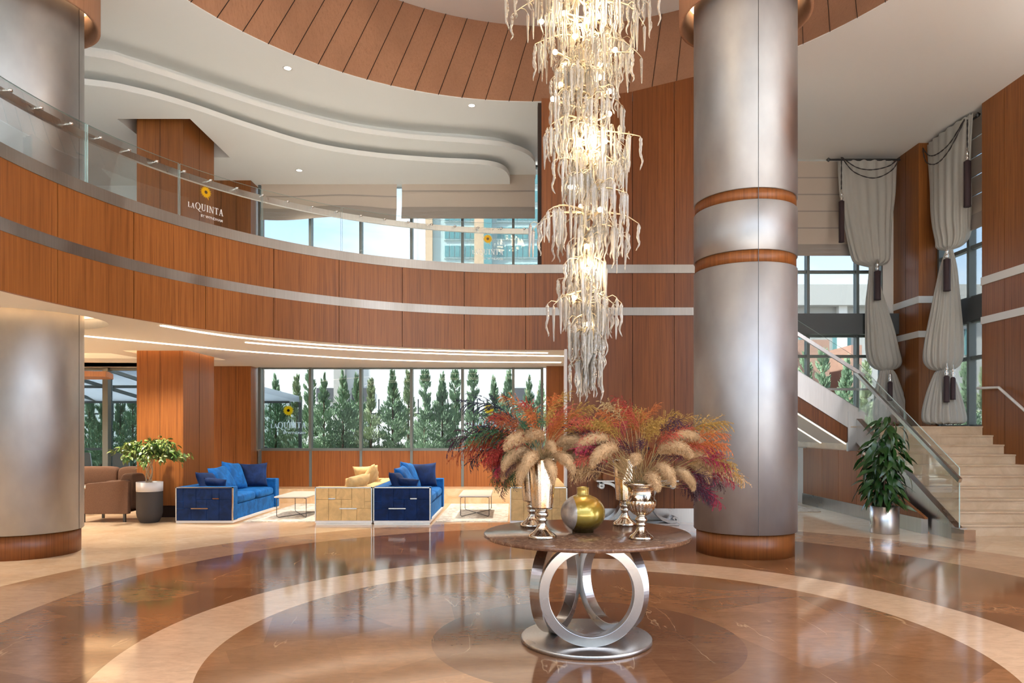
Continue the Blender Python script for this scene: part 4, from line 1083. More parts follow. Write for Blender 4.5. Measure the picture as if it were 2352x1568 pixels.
MB().lathe([(.030, .156), (.055, .170), (.082, .200), (.098, .235), (.101, .255), (.098, .265), (.090, .268), (.088, .32), (.092, .345), (.108, .360), (.121, .368), (.123, .376), (.118, .383), (.106, .380), (.085, .35), (.08, .3), (0, .28)], n=144, flute=fl).build('bowl', M['mercury'], r, world=False)
# round gold and pearl vase
mg = mat('gold_lustre', (.6, .4, .05), .26, .55, coat=.7); g = NT(mg)
ps = g.n('ShaderNodeSeparateXYZ'); g.l(g.tc.outputs['Object'], ps.inputs[0])
n1 = g.noise(g.obj((1, 1, .5)), 18, 5, .6, .5)
zz = g.math('ADD', g.math('MULTIPLY', ps.outputs[2], 3.4), g.math('MULTIPLY', n1, .12))
gold = g.ramp(zz, [(.05, (.035, .022, .006)), (.30, (.20, .13, .02)), (.62, (.52, .38, .06)), (.86, (.62, .34, .04)), (.97, (.66, .48, .12))])
pe = g.ramp(n1, [(.35, (.36, .30, .26)), (.65, (.60, .54, .48))])
cv = g.math('ADD', ps.outputs[0], g.math('MULTIPLY', g.math('MULTIPLY', ps.outputs[2], ps.outputs[2]), 1.6))
cv = g.math('SUBTRACT', cv, g.math('MULTIPLY', ps.outputs[2], .45))
g.l(g.mix(g.math('LESS_THAN', cv, -.085), gold, pe), g.b.inputs['Base Color'])
g.l(g.math('LESS_THAN', cv, -.085), g.b.inputs['Coat Roughness'])
prf = [(0, 0), (.07, 0), (.078, .004)]+[(.161*cos(t)**.96 if cos(t) > 0 else 0, .138+.137*sin(t)) for t in [radians(-62+i*(135/28)) for i in range(29)]]+[(.046, .272), (.044, .276), (.044, .318), (.047, .322), (.040, .325), (.036, .318), (.036, .25)]
r = empty('gold_vase', (.502, 5.12, .78), 'round gold lustre vase with a pearly side and short neck', 'vase')
MB().lathe(prf, n=96).build('vase_body', mg, r, world=False)

# ------------------------------------------------------------------ dried flower arrangements
FC = {'rust': (.26, .055, .012), 'red': (.28, .022, .012), 'magenta': (.32, .018, .05), 'orange': (.42, .11, .02), 'plum': (.055, .014, .028), 'navy': (.018, .018, .035),
      'ochre': (.34, .19, .035), 'tan': (.44, .27, .125), 'green': (.03, .085, .028), 'coral': (.44, .08, .045), 'straw': (.34, .22, .09)}
for k, v in FC.items(): M['dry_'+k] = mat('dried_'+k, v, .9)
M['pampas'] = mat('pampas_tan', (.46, .29, .145), .95)
def hair(b, p, d, l, w_, rg, bend=.3):
    d = Vector(d).normalized(); sd = d.cross(Vector((rg.gauss(0, 1), rg.gauss(0, 1), rg.gauss(0, 1)))).normalized()*w_/2
    m = p+d*l*.55; e_ = m+(d+Vector((0, 0, -bend*2))).normalized()*l*.5
    b.add([p-sd, p+sd, m+sd*.9, m-sd*.9, e_], [(0, 1, 2, 3), (3, 2, 4)])
def plume_mesh(seed, L=.24, rad=.042, n=2200):
    """drooping fluffy plume: axis from origin up +z then curling over +x"""
    rg = random.Random(seed); b = MB(); ax = []
    for i in range(13):
        t = i/12; a = t*1.5; ax.append(Vector((L*.62*(1-cos(a)), 0, L*.62*sin(a)*1.0)))
    b.tube(ax, [max(.002, rad*.74*(sin(pi*min(1, i/12*.95+.07))**.7)) for i in range(13)], 7)
    for k in range(n):
        t = rg.random(); i = min(11, int(t*12)); p = ax[i].lerp(ax[i+1], t*12-i); d = (ax[i+1]-ax[i]).normalized()
        e_ = rad*(sin(pi*min(1, t*.95+.07))**.7)
        a = rg.uniform(0, 2*pi); u = Vector((0, 1, 0)); v = d.cross(u)
        rv = u*cos(a)+v*sin(a)
        hair(b, p+rv*e_*rg.uniform(.55, .85), d*.95+rv*.55+Vector((rg.gauss(0, .3), rg.gauss(0, .3), -.2+rg.gauss(0, .3))), rg.uniform(.012, .028), .0018, rg, .3)
    return b
def spray_mesh(seed, L=.34, n=20, fan=.13, w_=.0026):
    """wispy grass head: stem up +z bending to +x with drooping branchlets"""
    rg = random.Random(seed); b = MB(); ax = []
    for i in range(13):
        t = i/12; ax.append(Vector((L*.42*t**2.2, 0, L*t*(1-.22*t))))
    b.tube(ax, [.0018-.0012*i/12 for i in range(13)], 4)
    for k in range(n):
        t = .30+.70*k/n; i = min(11, int(t*12)); p = ax[i].lerp(ax[i+1], t*12-i); dd = (ax[i+1]-ax[i]).normalized()
        a = k*2.4; l = fan*(1.1-.65*t)*rg.uniform(.7, 1.2)
        d = (dd*.9+Vector((cos(a), sin(a), 0))*.55).normalized(); q = p.copy(); pts = [q.copy()]
        for s_ in range(5): d = (d+Vector((.04, 0, -.16))).normalized(); q = q+d*l/5; pts.append(q.copy())
        for s_ in range(5):
            a0, a1 = pts[s_], pts[s_+1]; sd = (a1-a0).cross(Vector((rg.gauss(0, 1), rg.gauss(0, 1), .2))).normalized()*w_*.35
            b.add([a0-sd, a0+sd, a1+sd*.8, a1-sd*.8], [(0, 1, 2, 3)])
            for z in range(6):
                hair(b, a0.lerp(a1, rg.random()), (a1-a0).normalized()+Vector((rg.gauss(0, .5), rg.gauss(0, .5), -.15)), rg.uniform(.010, .020), w_, rg, .3)
    return b
def mesh_of(b, nm, m):
    o = b.build(nm, m); me = o.data; bpy.data.objects.remove(o); return me
PL = [mesh_of(plume_mesh(s), 'plume', M['pampas']) for s in (1, 2, 3)]
SP = [mesh_of(spray_mesh(s, n=18+2*s), 'spray', M['dry_rust']) for s in (4, 5, 6, 7)]
def put(me, nm, par, loc, direction, s, m=None, spin=None):
    o = bpy.data.objects.new(nm, me); COL.objects.link(o); o.parent = par
    d = Vector(direction).normalized()
    az = atan2(d.y, d.x); pol = math.acos(max(-1, min(1, d.z)))
    o.matrix_local = Matrix.Translation(loc) @ Matrix.Rotation(az, 4, 'Z') @ Matrix.Rotation(pol, 4, 'Y') @ Matrix.Scale(s, 4)
    if m:
        o.material_slots[0].link = 'OBJECT'; o.material_slots[0].material = m
    return o
def bouquet(x, y, z, lab, items, seed, stems=True):
    """items: (kind, colour, dx, dz, dy, dirx, dirz, diry, scale)"""
    r = empty('dried_flower_bouquet', (x, y, z), lab, 'dried flowers')
    rg = random.Random(seed); b = MB()
    for kind, colr, dx, dz, dy, vx_, vz_, vy_, s in items:
        me = rg.choice(PL if kind == 'p' else SP)
        put(me, 'pampas_plume' if kind == 'p' else 'grass_spray', r, Vector((dx, dy, dz)), (vx_, vy_, vz_), s, M['pampas' if kind == 'p' else 'dry_'+colr])
        e_ = Vector((dx, dy, dz)); s0 = Vector((rg.uniform(-.05, .05), rg.uniform(-.05, .05), -.06))
        mid = s0.lerp(e_, .5)+Vector((0, 0, .03)); b.tube([s0, mid, e_], .0018, 4)
    tag(b.build('stems', M['dry_straw'], r, world=False), kind='stuff')
    return r
def fan_items(cols, n, cxr, czr, rg, spread=(.05, .95), s=(.55, .9), base=(.02, .22), ymax=.22):
    out = []
    for i in range(n):
        a = radians(rg.uniform(*cxr)); rad = rg.uniform(*base); dy = rg.uniform(-ymax, ymax)
        vx_, vz_ = cos(a), sin(a)
        out.append(('s', rg.choice(cols), vx_*rad, vz_*rad+rg.uniform(-.02, .05), dy*.5, vx_, vz_+.1, dy*2.0, rg.uniform(*s)))
    return out
rg = random.Random(21)
# big arrangement in the nearest tall vase
it = []
it += fan_items(['rust', 'red', 'rust', 'orange'], 20, (95, 178), 0, rg, s=(.75, 1.05), base=(.06, .24))
it += fan_items(['red', 'magenta', 'red', 'rust'], 9, (165, 200), 0, rg, s=(.6, .9), base=(.10, .24))
it += fan_items(['orange', 'coral', 'ochre'], 14, (45, 100), 0, rg, s=(.7, 1.05), base=(.06, .26))
it += fan_items(['coral', 'magenta', 'rust', 'plum'], 12, (5, 60), 0, rg, s=(.6, .9), base=(.10, .28))
it += fan_items(['green', 'plum', 'green'], 8, (150, 215), 0, rg, s=(.5, .7), base=(.04, .18))
it += fan_items(['navy', 'green'], 3, (120, 175), 0, rg, s=(1.2, 1.45), base=(.08, .16))
it += [('s', 'plum', -.12, .10, .05, -.9, .5, .1, 1.7), ('s', 'rust', -.15, .12, -.02, -.95, .25, -.1, 1.5), ('s', 'navy', -.08, .15, .1, -.6, .9, 0, 1.7), ('s', 'green', -.10, .18, -.14, -.15, .6, -.6, .6), ('s', 'green', -.06, .20, -.15, .2, .6, -.6, .6)]
for dx, dz, dy, vx_, vz_, vy_, s in ((-.07, .13, -.10, -.8, .6, -.6, 1.15), (-.10, .06, -.08, -.9, .2, -.5, 1.1), (-.04, .02, -.12, -.4, .3, -.8, 1.05), (.03, .08, -.12, .2, .6, -.8, .75), (.07, .02, -.10, .7, .25, -.7, 1.0),
                                     (.10, .10, -.02, .8, .5, -.2, 1.3), (.14, .05, .05, .9, .1, -.3, 1.15), (-.13, .0, .02, -.9, 0, -.3, 1.0), (.0, .12, -.05, -.3, .8, -.5, 1.0), (.16, .14, .0, .9, .4, 0, 1.0), (.02, -.01, -.13, .3, -.1, -.8, .9), (-.08, -.02, -.10, -.6, -.1, -.7, .9)):
    it.append(('p', '', dx, dz, dy, vx_, vz_, vy_, s))
bouquet(.195, 4.83, 1.32, 'rust and red dried grass bouquet in the nearest tall vase', it, 3)
it = fan_items(['green', 'plum', 'navy', 'green'], 16, (150, 225), 0, rg, s=(.5, .75), base=(.04, .18))
it += fan_items(['rust', 'orange', 'red'], 12, (40, 160), 0, rg, s=(.6, .9), base=(.04, .18))
it += [('p', '', -.06, .0, -.05, -.8, -.1, -.4, .9), ('p', '', .05, .05, 0, .8, .4, 0, 1.0)]
bouquet(.14, 5.43, 1.28, 'dark green and plum dried bouquet in the tall vase behind the nearest one', it, 4)
# wide arrangement in the urn
it = []
it += fan_items(['ochre', 'straw', 'ochre', 'orange'], 14, (80, 130), 0, rg, s=(.75, 1.05), base=(.20, .34))
it += fan_items(['orange', 'ochre', 'coral', 'plum', 'red'], 22, (40, 100), 0, rg, s=(.6, .9), base=(.20, .36))
it += fan_items(['tan', 'orange', 'magenta', 'ochre'], 20, (8, 48), 0, rg, s=(.75, 1.1), base=(.22, .40))
it += fan_items(['magenta', 'plum', 'magenta', 'red', 'navy'], 20, (-12, 28), 0, rg, s=(.6, .9), base=(.20, .38))
it += fan_items(['magenta', 'coral', 'plum', 'tan'], 22, (125, 172), 0, rg, s=(.6, .85), base=(.20, .38))
it += fan_items(['navy', 'plum', 'rust'], 12, (45, 120), 0, rg, s=(.45, .65), base=(.10, .22))
for dx, dz, dy, vx_, vz_, vy_, s in ((-.24, .30, -.08, -.9, .5, -.3, 1.1), (-.18, .24, -.10, -.8, .3, -.5, 1.15), (-.28, .20, -.04, -.95, .1, -.3, 1.0), (.02, .04, -.10, .15, .5, -.9, 1.05), (.10, .22, -.10, .5, .6, -.5, 1.2), (.17, .28, -.06, .6, .7, -.3, 1.1),
                                     (.26, .20, -.06, .9, .3, -.2, 1.1), (.30, .15, -.02, .95, .05, -.2, 1.0), (.08, .12, -.12, .4, .2, -.8, 1.0), (-.05, .15, -.12, -.2, .7, -.7, .9), (-.34, .26, .0, -.8, .6, 0, .9), (.20, .10, -.08, .9, 0, -.4, .9)):
    it.append(('p', '', dx, dz, dy, vx_, vz_, vy_, s))
bouquet(.866, 4.79, 1.15, 'wide ochre and magenta dried grass bouquet in the silver urn', it, 5)
it = fan_items(['coral', 'magenta', 'rust', 'plum', 'ochre'], 16, (60, 190), 0, rg, s=(.6, .85), base=(.04, .2))
it += [('p', '', -.10, .02, -.03, -.8, 0, -.4, 1.1), ('p', '', -.08, .14, 0, -.8, .5, 0, 1.1), ('p', '', -.02, .0, -.08, -.2, 0, -.8, .9)]
bouquet(.866, 5.50, 1.28, 'coral and tan dried bouquet in the tall vase behind the urn', it, 6)

# ------------------------------------------------------------------ chandelier
CX, CY = .645, 6.2
ch = empty('chandelier', (CX, CY, 9.4), 'tall branching chandelier hung with twisted clear glass icicles', 'chandelier')
M['branch'] = mat('champagne_branch', (.62, .52, .36), .35, .75)
M['ice'] = mat('icicle_glass', (1, .93, .80), .08, trans=.78, ior=1.45)
def zpx(y): return 1.51+(990-y)*.00383
def icicle_mesh(seed, curly, L=.30):
    rg = random.Random(seed); b = MB(); pts = []; rr_ = []; n = 22; ph = rg.uniform(0, 6)
    for i in range(n+1):
        t = i/n
        if curly: amp = .002+.016*t**1.6; x = amp*sin(t*11+ph); y = amp*.8*cos(t*11+ph)
        else: x = y = 0
        pts.append((x, y, -L*t)); base = .0135*(1-t)**.55+.0026
        rr_.append(base*(1+.16*sin(t*38+ph)) if curly else base)
    rr_[0] = .003; rr_[1] = .008 if not curly else .009
    return b.tube(pts, rr_, 8)
ICE = [mesh_of(icicle_mesh(s, s % 2 == 0, .27+.03*(s % 3)), 'icicle', M['ice']) for s in range(8)]
env = [(-420, 210, 1.0), (-300, 205, 1), (-200, 200, 1), (-110, 195, 1), (-40, 192, 1), (30, 185, 1), (90, 150, 1), (150, 118, 1), (215, 122, 1), (290, 128, 1), (345, 100, 1), (405, 95, 1), (470, 135, 1), (545, 60, .8), (600, 70, .8), (655, 88, .9), (720, 60, .8), (775, 45, .8), (812, 40, .8)]
crg = random.Random(33)
stem = MB(); sp_ = []
for i in range(40):
    y = -430+i*(800+430)/39; sp_.append((.045*sin(i*.55)+.02*sin(i*1.7), .03*cos(i*.6), zpx(y)-9.4))
stem.tube([(0, 0, 0)]+sp_, [.012]+[.026-.015*i/39 for i in range(40)], 8).build('stem', M['branch'], ch, world=False)
MB().lathe([(0, 0), (.22, 0), (.22, -.05), (.05, -.09), (0, -.09)], n=32).build('ceiling_plate', M['branch'], ch, world=False)
slots = []
for y, hw, k_ in env:
    nb_ = 8 if hw > 110 else 6
    if hw < 75: nb_ = 5
    for j in range(nb_):
        a = 2*pi*j/nb_+crg.uniform(-.35, .35); L_ = hw*.00383*crg.uniform(.70, 1.02)
        z0 = zpx(y)-9.4+crg.uniform(-.10, .10); d = Vector((cos(a), sin(a), crg.uniform(.0, .45))).normalized()
        b = MB(); p = Vector((0, 0, z0)); pts = [p.copy()]; m_ = 8
        for i in range(m_):
            d = (d+Vector((crg.gauss(0, .16), crg.gauss(0, .16), -.13+crg.gauss(0, .10)))).normalized(); p = p+d*L_/m_*1.02; pts.append(p.copy())
        b.tube(pts, [.0115-.0085*i/m_ for i in range(m_+1)], 6)
        slots.append(pts[-1])
        for i in range(2, m_):
            if crg.random() < .85:
                sd = Vector((crg.gauss(0, 1), crg.gauss(0, 1), crg.uniform(-.1, .5))).normalized(); l = crg.uniform(.05, .13)
                q0 = pts[i]; q1 = q0+sd*l*.6; q2 = q1+(sd+Vector((0, 0, -.9))).normalized()*l*.5
                b.tube([q0, q1, q2], [.004, .003, .0018], 5); slots.append(q2)
            if crg.random() < .5: slots.append(pts[i]+Vector((0, 0, -.004)))
        b.build('branch', M['branch'], ch, world=False)
# icicles: one object each for the ones that show largest, the remainder as one part
vis = [s for s in slots if 1.51 < s.z+9.4 < 4.2]; rest = [s for s in slots if not 1.51 < s.z+9.4 < 4.2]
crg.shuffle(vis)
single = sorted(vis, key=lambda s: -abs(s.x))[:100]; sid = set(id(s) for s in single)
more = [s for s in slots if id(s) not in sid]
def icm(p): return Matrix.Translation(p) @ Matrix.Rotation(crg.uniform(0, 6.28), 4, 'Z') @ Matrix.Rotation(crg.uniform(-.05, .05), 4, 'X') @ Matrix.Diagonal((1.0, 1.0, crg.uniform(.75, 1.15), 1))
for p in single:
    o = bpy.data.objects.new('icicle', crg.choice(ICE)); COL.objects.link(o); o.parent = ch; o.matrix_local = icm(p)
b = MB()
for p in more:
    me = crg.choice(ICE); m = icm(p)
    b.add([m @ v.co for v in me.vertices], [tuple(f.vertices) for f in me.polygons], True)
tag(b.build('icicles', M['ice'], ch, world=False), kind='stuff')
# bulbs
bulbs = [(1244, 50), (1297, 30), (1368, 6), (1376, 38), (1347, 48), (1275, 120), (1320, 84), (1413, 115), (1379, 148), (1298, 150), (1288, 195), (1270, 228), (1377, 178), (1330, 330), (1327, 362), (1390, 325), (1363, 362),
         (1334, 475), (1378, 482), (1347, 566), (1366, 628), (1319, 684), (1352, 745), (1400, 210), (1300, -30), (1390, -60), (1260, -80), (1350, -130), (1430, -160), (1290, -200), (1400, 262), (1310, 430)]
bm_ = None
for i, (px, py) in enumerate(bulbs):
    dy = crg.uniform(-.25, .05)*(1 if py < 500 else .4); x = (px-1180)/1620*(CY+dy)-CX; z = 1.51+(990-py)/1620*(CY+dy)-9.4
    p = Vector((x, dy, z)); ax = Vector((0, 0, z-.02)); d = (p-ax); 
    MB().tube([ax, ax.lerp(p, .5)+Vector((0, 0, -.01)), p-d.normalized()*.02], [.008, .008, .013], 6).build('lamp_arm', M['branch'], ch, world=False)
    MB().lathe([(0, -.016), (.014, -.014), (.021, 0), (.017, .015), (0, .026)], tuple(p), 12).build('bulb', M['bulb'], ch, world=False)
for z in (2.9, 4.0, 5.1, 6.2, 7.2):
    l = lamp('chandelier_glow', 'POINT', (CX, CY-.12, z), 45, (1, .76, .48), .22)

# ------------------------------------------------------------------ curtains
def curtain(lab, name, path_fn, levels, folds, tassels, swag):
    """levels: (z, centre, half width, depth); path_fn(centre, u, depth) -> world xy"""
    r = empty(name, (*path_fn(levels[0][1], 0, 0), levels[0][0]), lab, 'curtain', 'gathered curtains by the stairs')
    b = MB(); lv = smooth_line(levels, 7); n = 120; vs = []
    for k, (z, c_, hw, dp) in enumerate(lv):
        for i in range(n):
            t = 2*pi*i/n; amp = .15+.05*sin(3*t+z)
            f = 1+amp*sin(folds*t+.35*sin(z*3+t))*(1 if hw > .18 else .6)
            u = hw*cos(t)*(1+.25*(f-1)); v = dp*sin(t)*f*1.3
            x, y = path_fn(c_, u, v); vs.append((x, y, z+.012*sin(folds*t)))
    m_ = len(lv); fs = [(k*n+i, k*n+(i+1) % n, (k+1)*n+(i+1) % n, (k+1)*n+i) for k in range(m_-1) for i in range(n)]
    b.add(vs, fs, True); b.build('drape', M['curtain'], r)
    return r
def rope(par, pts, rad=.012, nm='cord'):
    s = smooth_line(pts, 10); b = MB()
    for k in range(2):
        q = []
        for i, p in enumerate(s):
            a = i*.9+pi*k; q.append((p[0]+rad*.55*cos(a), p[1]+rad*.3*sin(a), p[2]+rad*.55*sin(a)))
        b.tube(q, rad*.62, 5)
    b.build(nm, M['cord'], par)
def tassel(par, x, y, z, L=.85, rad=.045):
    MB().lathe([(0, .24), (.012, .23), (.012, .17), (.028, .15), (.03, .12), (.014, .10), (.03, .07), (.034, .04), (.02, .01), (.03, 0)], (x, y, z), 14).build('tassel_head', M['chrome'], par)
    MB().lathe([(.02, .0), (rad, -.02), (rad, -L*.95), (rad*1.08, -L), (0, -L)], (x, y, z), 18, flute=lambda zz, a: .10*cos(a*9)).build('tassel_skirt', M['tassel'], par)
CYD = 15.02
def X1(px): return (px-1180)/1620*CYD
lev = [(z_, X1((a+c)/2), (X1(c)-X1(a))/2, dp) for z_, a, c, dp in [(1.51+(990-y)/1620*CYD, a, c, dp) for y, a, c, dp in
       [(372, 1926, 2058, .07), (400, 1927, 2057, .07), (450, 1931, 2055, .08), (510, 1940, 2048, .11), (560, 1950, 2044, .14), (590, 1957, 2043, .15), (604, 1966, 2038, .13), (611, 1990, 2018, .06), (616, 1996, 2016, .05),
        (650, 1994, 2020, .07), (700, 1989, 2034, .10), (760, 1989, 2052, .14), (805, 1990, 2062, .16), (832, 1996, 2068, .15), (845, 2008, 2062, .10), (850, 2022, 2048, .06), (858, 2020, 2056, .07), (900, 2010, 2072, .10), (950, 2006, 2090, .13), (972, 2010, 2095, .12)]]]
c1 = curtain('grey-beige curtain tied in puffs, hanging over the frontal stair window', 'curtain', lambda c_, u, v: (c_+u, CYD-.0+v), lev, 17, None, None)
zt_ = 7.28
MB().tube([(X1(1904), CYD-.02, zt_), (X1(2066), CYD-.02, zt_)], .022, 8).lathe([(0, -.05), (.05, 0), (0, .05)], (X1(1902), CYD-.02, zt_), 12).build('curtain_rod', M['dark_metal'], c1)
rope(c1, [(X1(1926), CYD-.16, zt_), (X1(1955), CYD-.2, zt_-.22), (X1(1990), CYD-.2, zt_-.28), (X1(2030), CYD-.2, zt_-.2), (X1(2057), CYD-.16, zt_)])
rope(c1, [(X1(1926), CYD-.17, zt_-.02), (X1(1950), CYD-.22, zt_-.33), (X1(1995), CYD-.22, zt_-.46), (X1(2035), CYD-.22, zt_-.3), (X1(2057), CYD-.17, zt_)])
rope(c1, [(X1(1924), CYD-.17, zt_), (X1(1924), CYD-.17, zt_-.4), (X1(1924), CYD-.17, 6.55)], .012, 'tassel_cord')
tassel(c1, X1(1924), CYD-.18, 6.36, .88, .05)
tassel(c1, X1(2003), CYD-.22, 4.88, .62, .06); tassel(c1, X1(2030), CYD-.25, 2.55, .40, .045)
# second curtain on the side wall
def side(c_, u, v):
    # c_ = (x, y) centre, direction of width blends from along the wall to frontal
    (x, y, dx, dy) = c_; return (x+dx*u-dy*v, y+dy*u+dx*v)
b = None
r = empty('curtain', (8.5, 13.6, 7.3), 'grey-beige curtain tied in puffs, hanging over the side window beside the wood wall', 'curtain', 'gathered curtains by the stairs')
L2 = []
for y, a, c, dp, dx, dy, D in [(300, 2138, 2238, .06, -.02, -1, 13.72), (345, 2139, 2234, .07, -.02, -1, 13.72), (420, 2142, 2228, .09, -.03, -1, 13.7), (500, 2143, 2225, .12, .2, -.98, 13.65), (545, 2146, 2220, .14, .4, -.9, 13.6), (566, 2152, 2212, .12, .6, -.8, 13.6), (573, 2168, 2190, .06, .7, -.7, 13.6), (580, 2170, 2190, .05, .8, -.6, 13.6),
                            (620, 2158, 2198, .08, 1, -.2, 13.6), (700, 2143, 2203, .13, 1, 0, 13.6), (780, 2128, 2208, .17, 1, 0, 13.55), (825, 2124, 2206, .18, 1, 0, 13.5), (845, 2134, 2196, .12, 1, 0, 13.5), (851, 2152, 2180, .06, 1, 0, 13.5), (860, 2146, 2186, .08, 1, 0, 13.5), (900, 2132, 2200, .15, 1, 0, 13.5), (945, 2122, 2212, .19, 1, 0, 13.45), (968, 2124, 2214, .19, 1, 0, 13.4), (974, 2136, 2204, .14, 1, 0, 13.4)]:
    xc = ((a+c)/2-1180)/1620*D
    if y < 560: xc = 8.46
    l = hypot(dx, dy); dx, dy = dx/l, dy/l
    wpx = (c-a)/1620*D
    # apparent width of a direction (dx,dy) seen at this place
    app = abs(dx-dy*xc/D) or 1
    L2.append((1.51+(990-y)/1620*D+(.0 if y > 560 else 0), xc, D, dx, dy, wpx/2/app, dp))
lv = smooth_line(L2, 7); n = 120; vs = []
for (z, xc, D, dx, dy, hw, dp) in lv:
    l = hypot(dx, dy); dx, dy = dx/l, dy/l
    for i in range(n):
        t = 2*pi*i/n; f = 1+(.15+.05*sin(3*t+z))*sin(17*t+.35*sin(z*3+t))
        u = hw*cos(t)*(1+.25*(f-1)); v = dp*sin(t)*f*1.3
        vs.append((xc+dx*u-dy*v, D+dy*u+dx*v, min(z, 7.37)+.010*sin(17*t)))
m_ = len(lv); bb_ = MB().add(vs, [(k*n+i, k*n+(i+1) % n, (k+1)*n+(i+1) % n, (k+1)*n+i) for k in range(m_-1) for i in range(n)], True)
bb_.build('drape', M['curtain'], r)
MB().tube([(8.50, 12.90, 7.28), (8.50, 14.40, 7.28)], .022, 8).lathe([(0, -.05), (.05, 0), (0, .05)], (8.46, 12.86, 7.28), 12).build('curtain_rod', M['dark_metal'], r)
rope(r, [(8.34, 13.05, 7.28), (8.30, 13.4, 7.0), (8.30, 13.8, 6.94), (8.30, 14.1, 7.02), (8.34, 14.38, 7.28)])
rope(r, [(8.34, 13.05, 7.26), (8.28, 13.4, 6.86), (8.28, 13.8, 6.75), (8.28, 14.15, 6.9), (8.34, 14.38, 7.25)])
rope(r, [(8.36, 13.0, 7.25), (8.36, 13.0, 6.9), (8.36, 13.0, 6.65)], .012, 'tassel_cord')
tassel(r, 8.36, 13.0, 6.5, .86, .055); tassel(r, 8.20, 13.35, 4.78, .62, .055); tassel(r, 8.10, 13.2, 2.55, .50, .045); tassel(r, 8.22, 13.2, 2.52, .42, .04)

# ------------------------------------------------------------------ glass balustrade on the balcony
gb_ = empty('glass_balustrade', (-3, 10.5, 4.27), 'curved glass balustrade with a steel handrail along the balcony', 'balustrade')
RG = ARCR+.10
def pol(a, r_): return (ARCC[0]+r_*cos(radians(a)), ARCC[1]+r_*sin(radians(a)))
def ang(px):
    s_ = (px-1180)/1620; best = min(((abs(atan2(pol(a/4, RG)[0], pol(a/4, RG)[1])-math.atan(s_)), a/4) for a in range(4*60, 4*182))); return best[1]
cuts = [181.5, ang(201), ang(410), ang(602), ang(786), ang(960), ang(1128), 89.5]
for i in range(len(cuts)-1):
    a0, a1 = cuts[i]-.12, cuts[i+1]+.12; n = 14
    i_ = arc_pts(RG-.008, a0, a1, n); o_ = arc_pts(RG+.008, a0, a1, n)
    b = MB(); vs = []
    for (x, y) in i_: vs += [(x, y, 4.28), (x, y, 4.99)]
    b.add(vs, [(2*k, 2*k+2, 2*k+3, 2*k+1) for k in range(n)], True); vs = []
    for (x, y) in o_: vs += [(x, y, 4.28), (x, y, 4.99)]
    b.add(vs, [(2*k, 2*k+1, 2*k+3, 2*k+2) for k in range(n)], True)
    o = b.build('glass_panel', M['railglass'], gb_)
    e_ = MB(); vs = []
    for (x, y), (x2, y2) in zip(i_, o_): vs += [(x, y, 4.99), (x2, y2, 4.99)]
    e_.add(vs, [(2*k, 2*k+2, 2*k+3, 2*k+1) for k in range(n)])
    for (x, y), (x2, y2) in ((i_[0], o_[0]), (i_[-1], o_[-1])): e_.quad((x, y, 4.28), (x2, y2, 4.28), (x2, y2, 4.99), (x, y, 4.99))
    e_.build('glass_edge', M['glassedge'], o)
rail_pts = [pol(181-i, ARCR+.20) for i in range(92)]
b = MB(); i_ = [pol(181-i, ARCR+.15) for i in range(92)]; o_ = [pol(181-i, ARCR+.20) for i in range(92)]
b.prism(i_+o_[::-1], 4.84, 4.925).build('handrail', M['steel'], gb_, fixn=True)
for i in range(22):
    a = 179-4.2*i; x, y = pol(a, RG-.02); x2, y2 = pol(a, ARCR+.16)
    MB().tube([(x, y, 4.90), (x2, y2, 4.90)], .011, 8).lathe([(0, -.018), (.022, -.012), (.022, .012), (0, .018)], (x, y, 4.90), 10).build('standoff', M['chrome'], gb_)

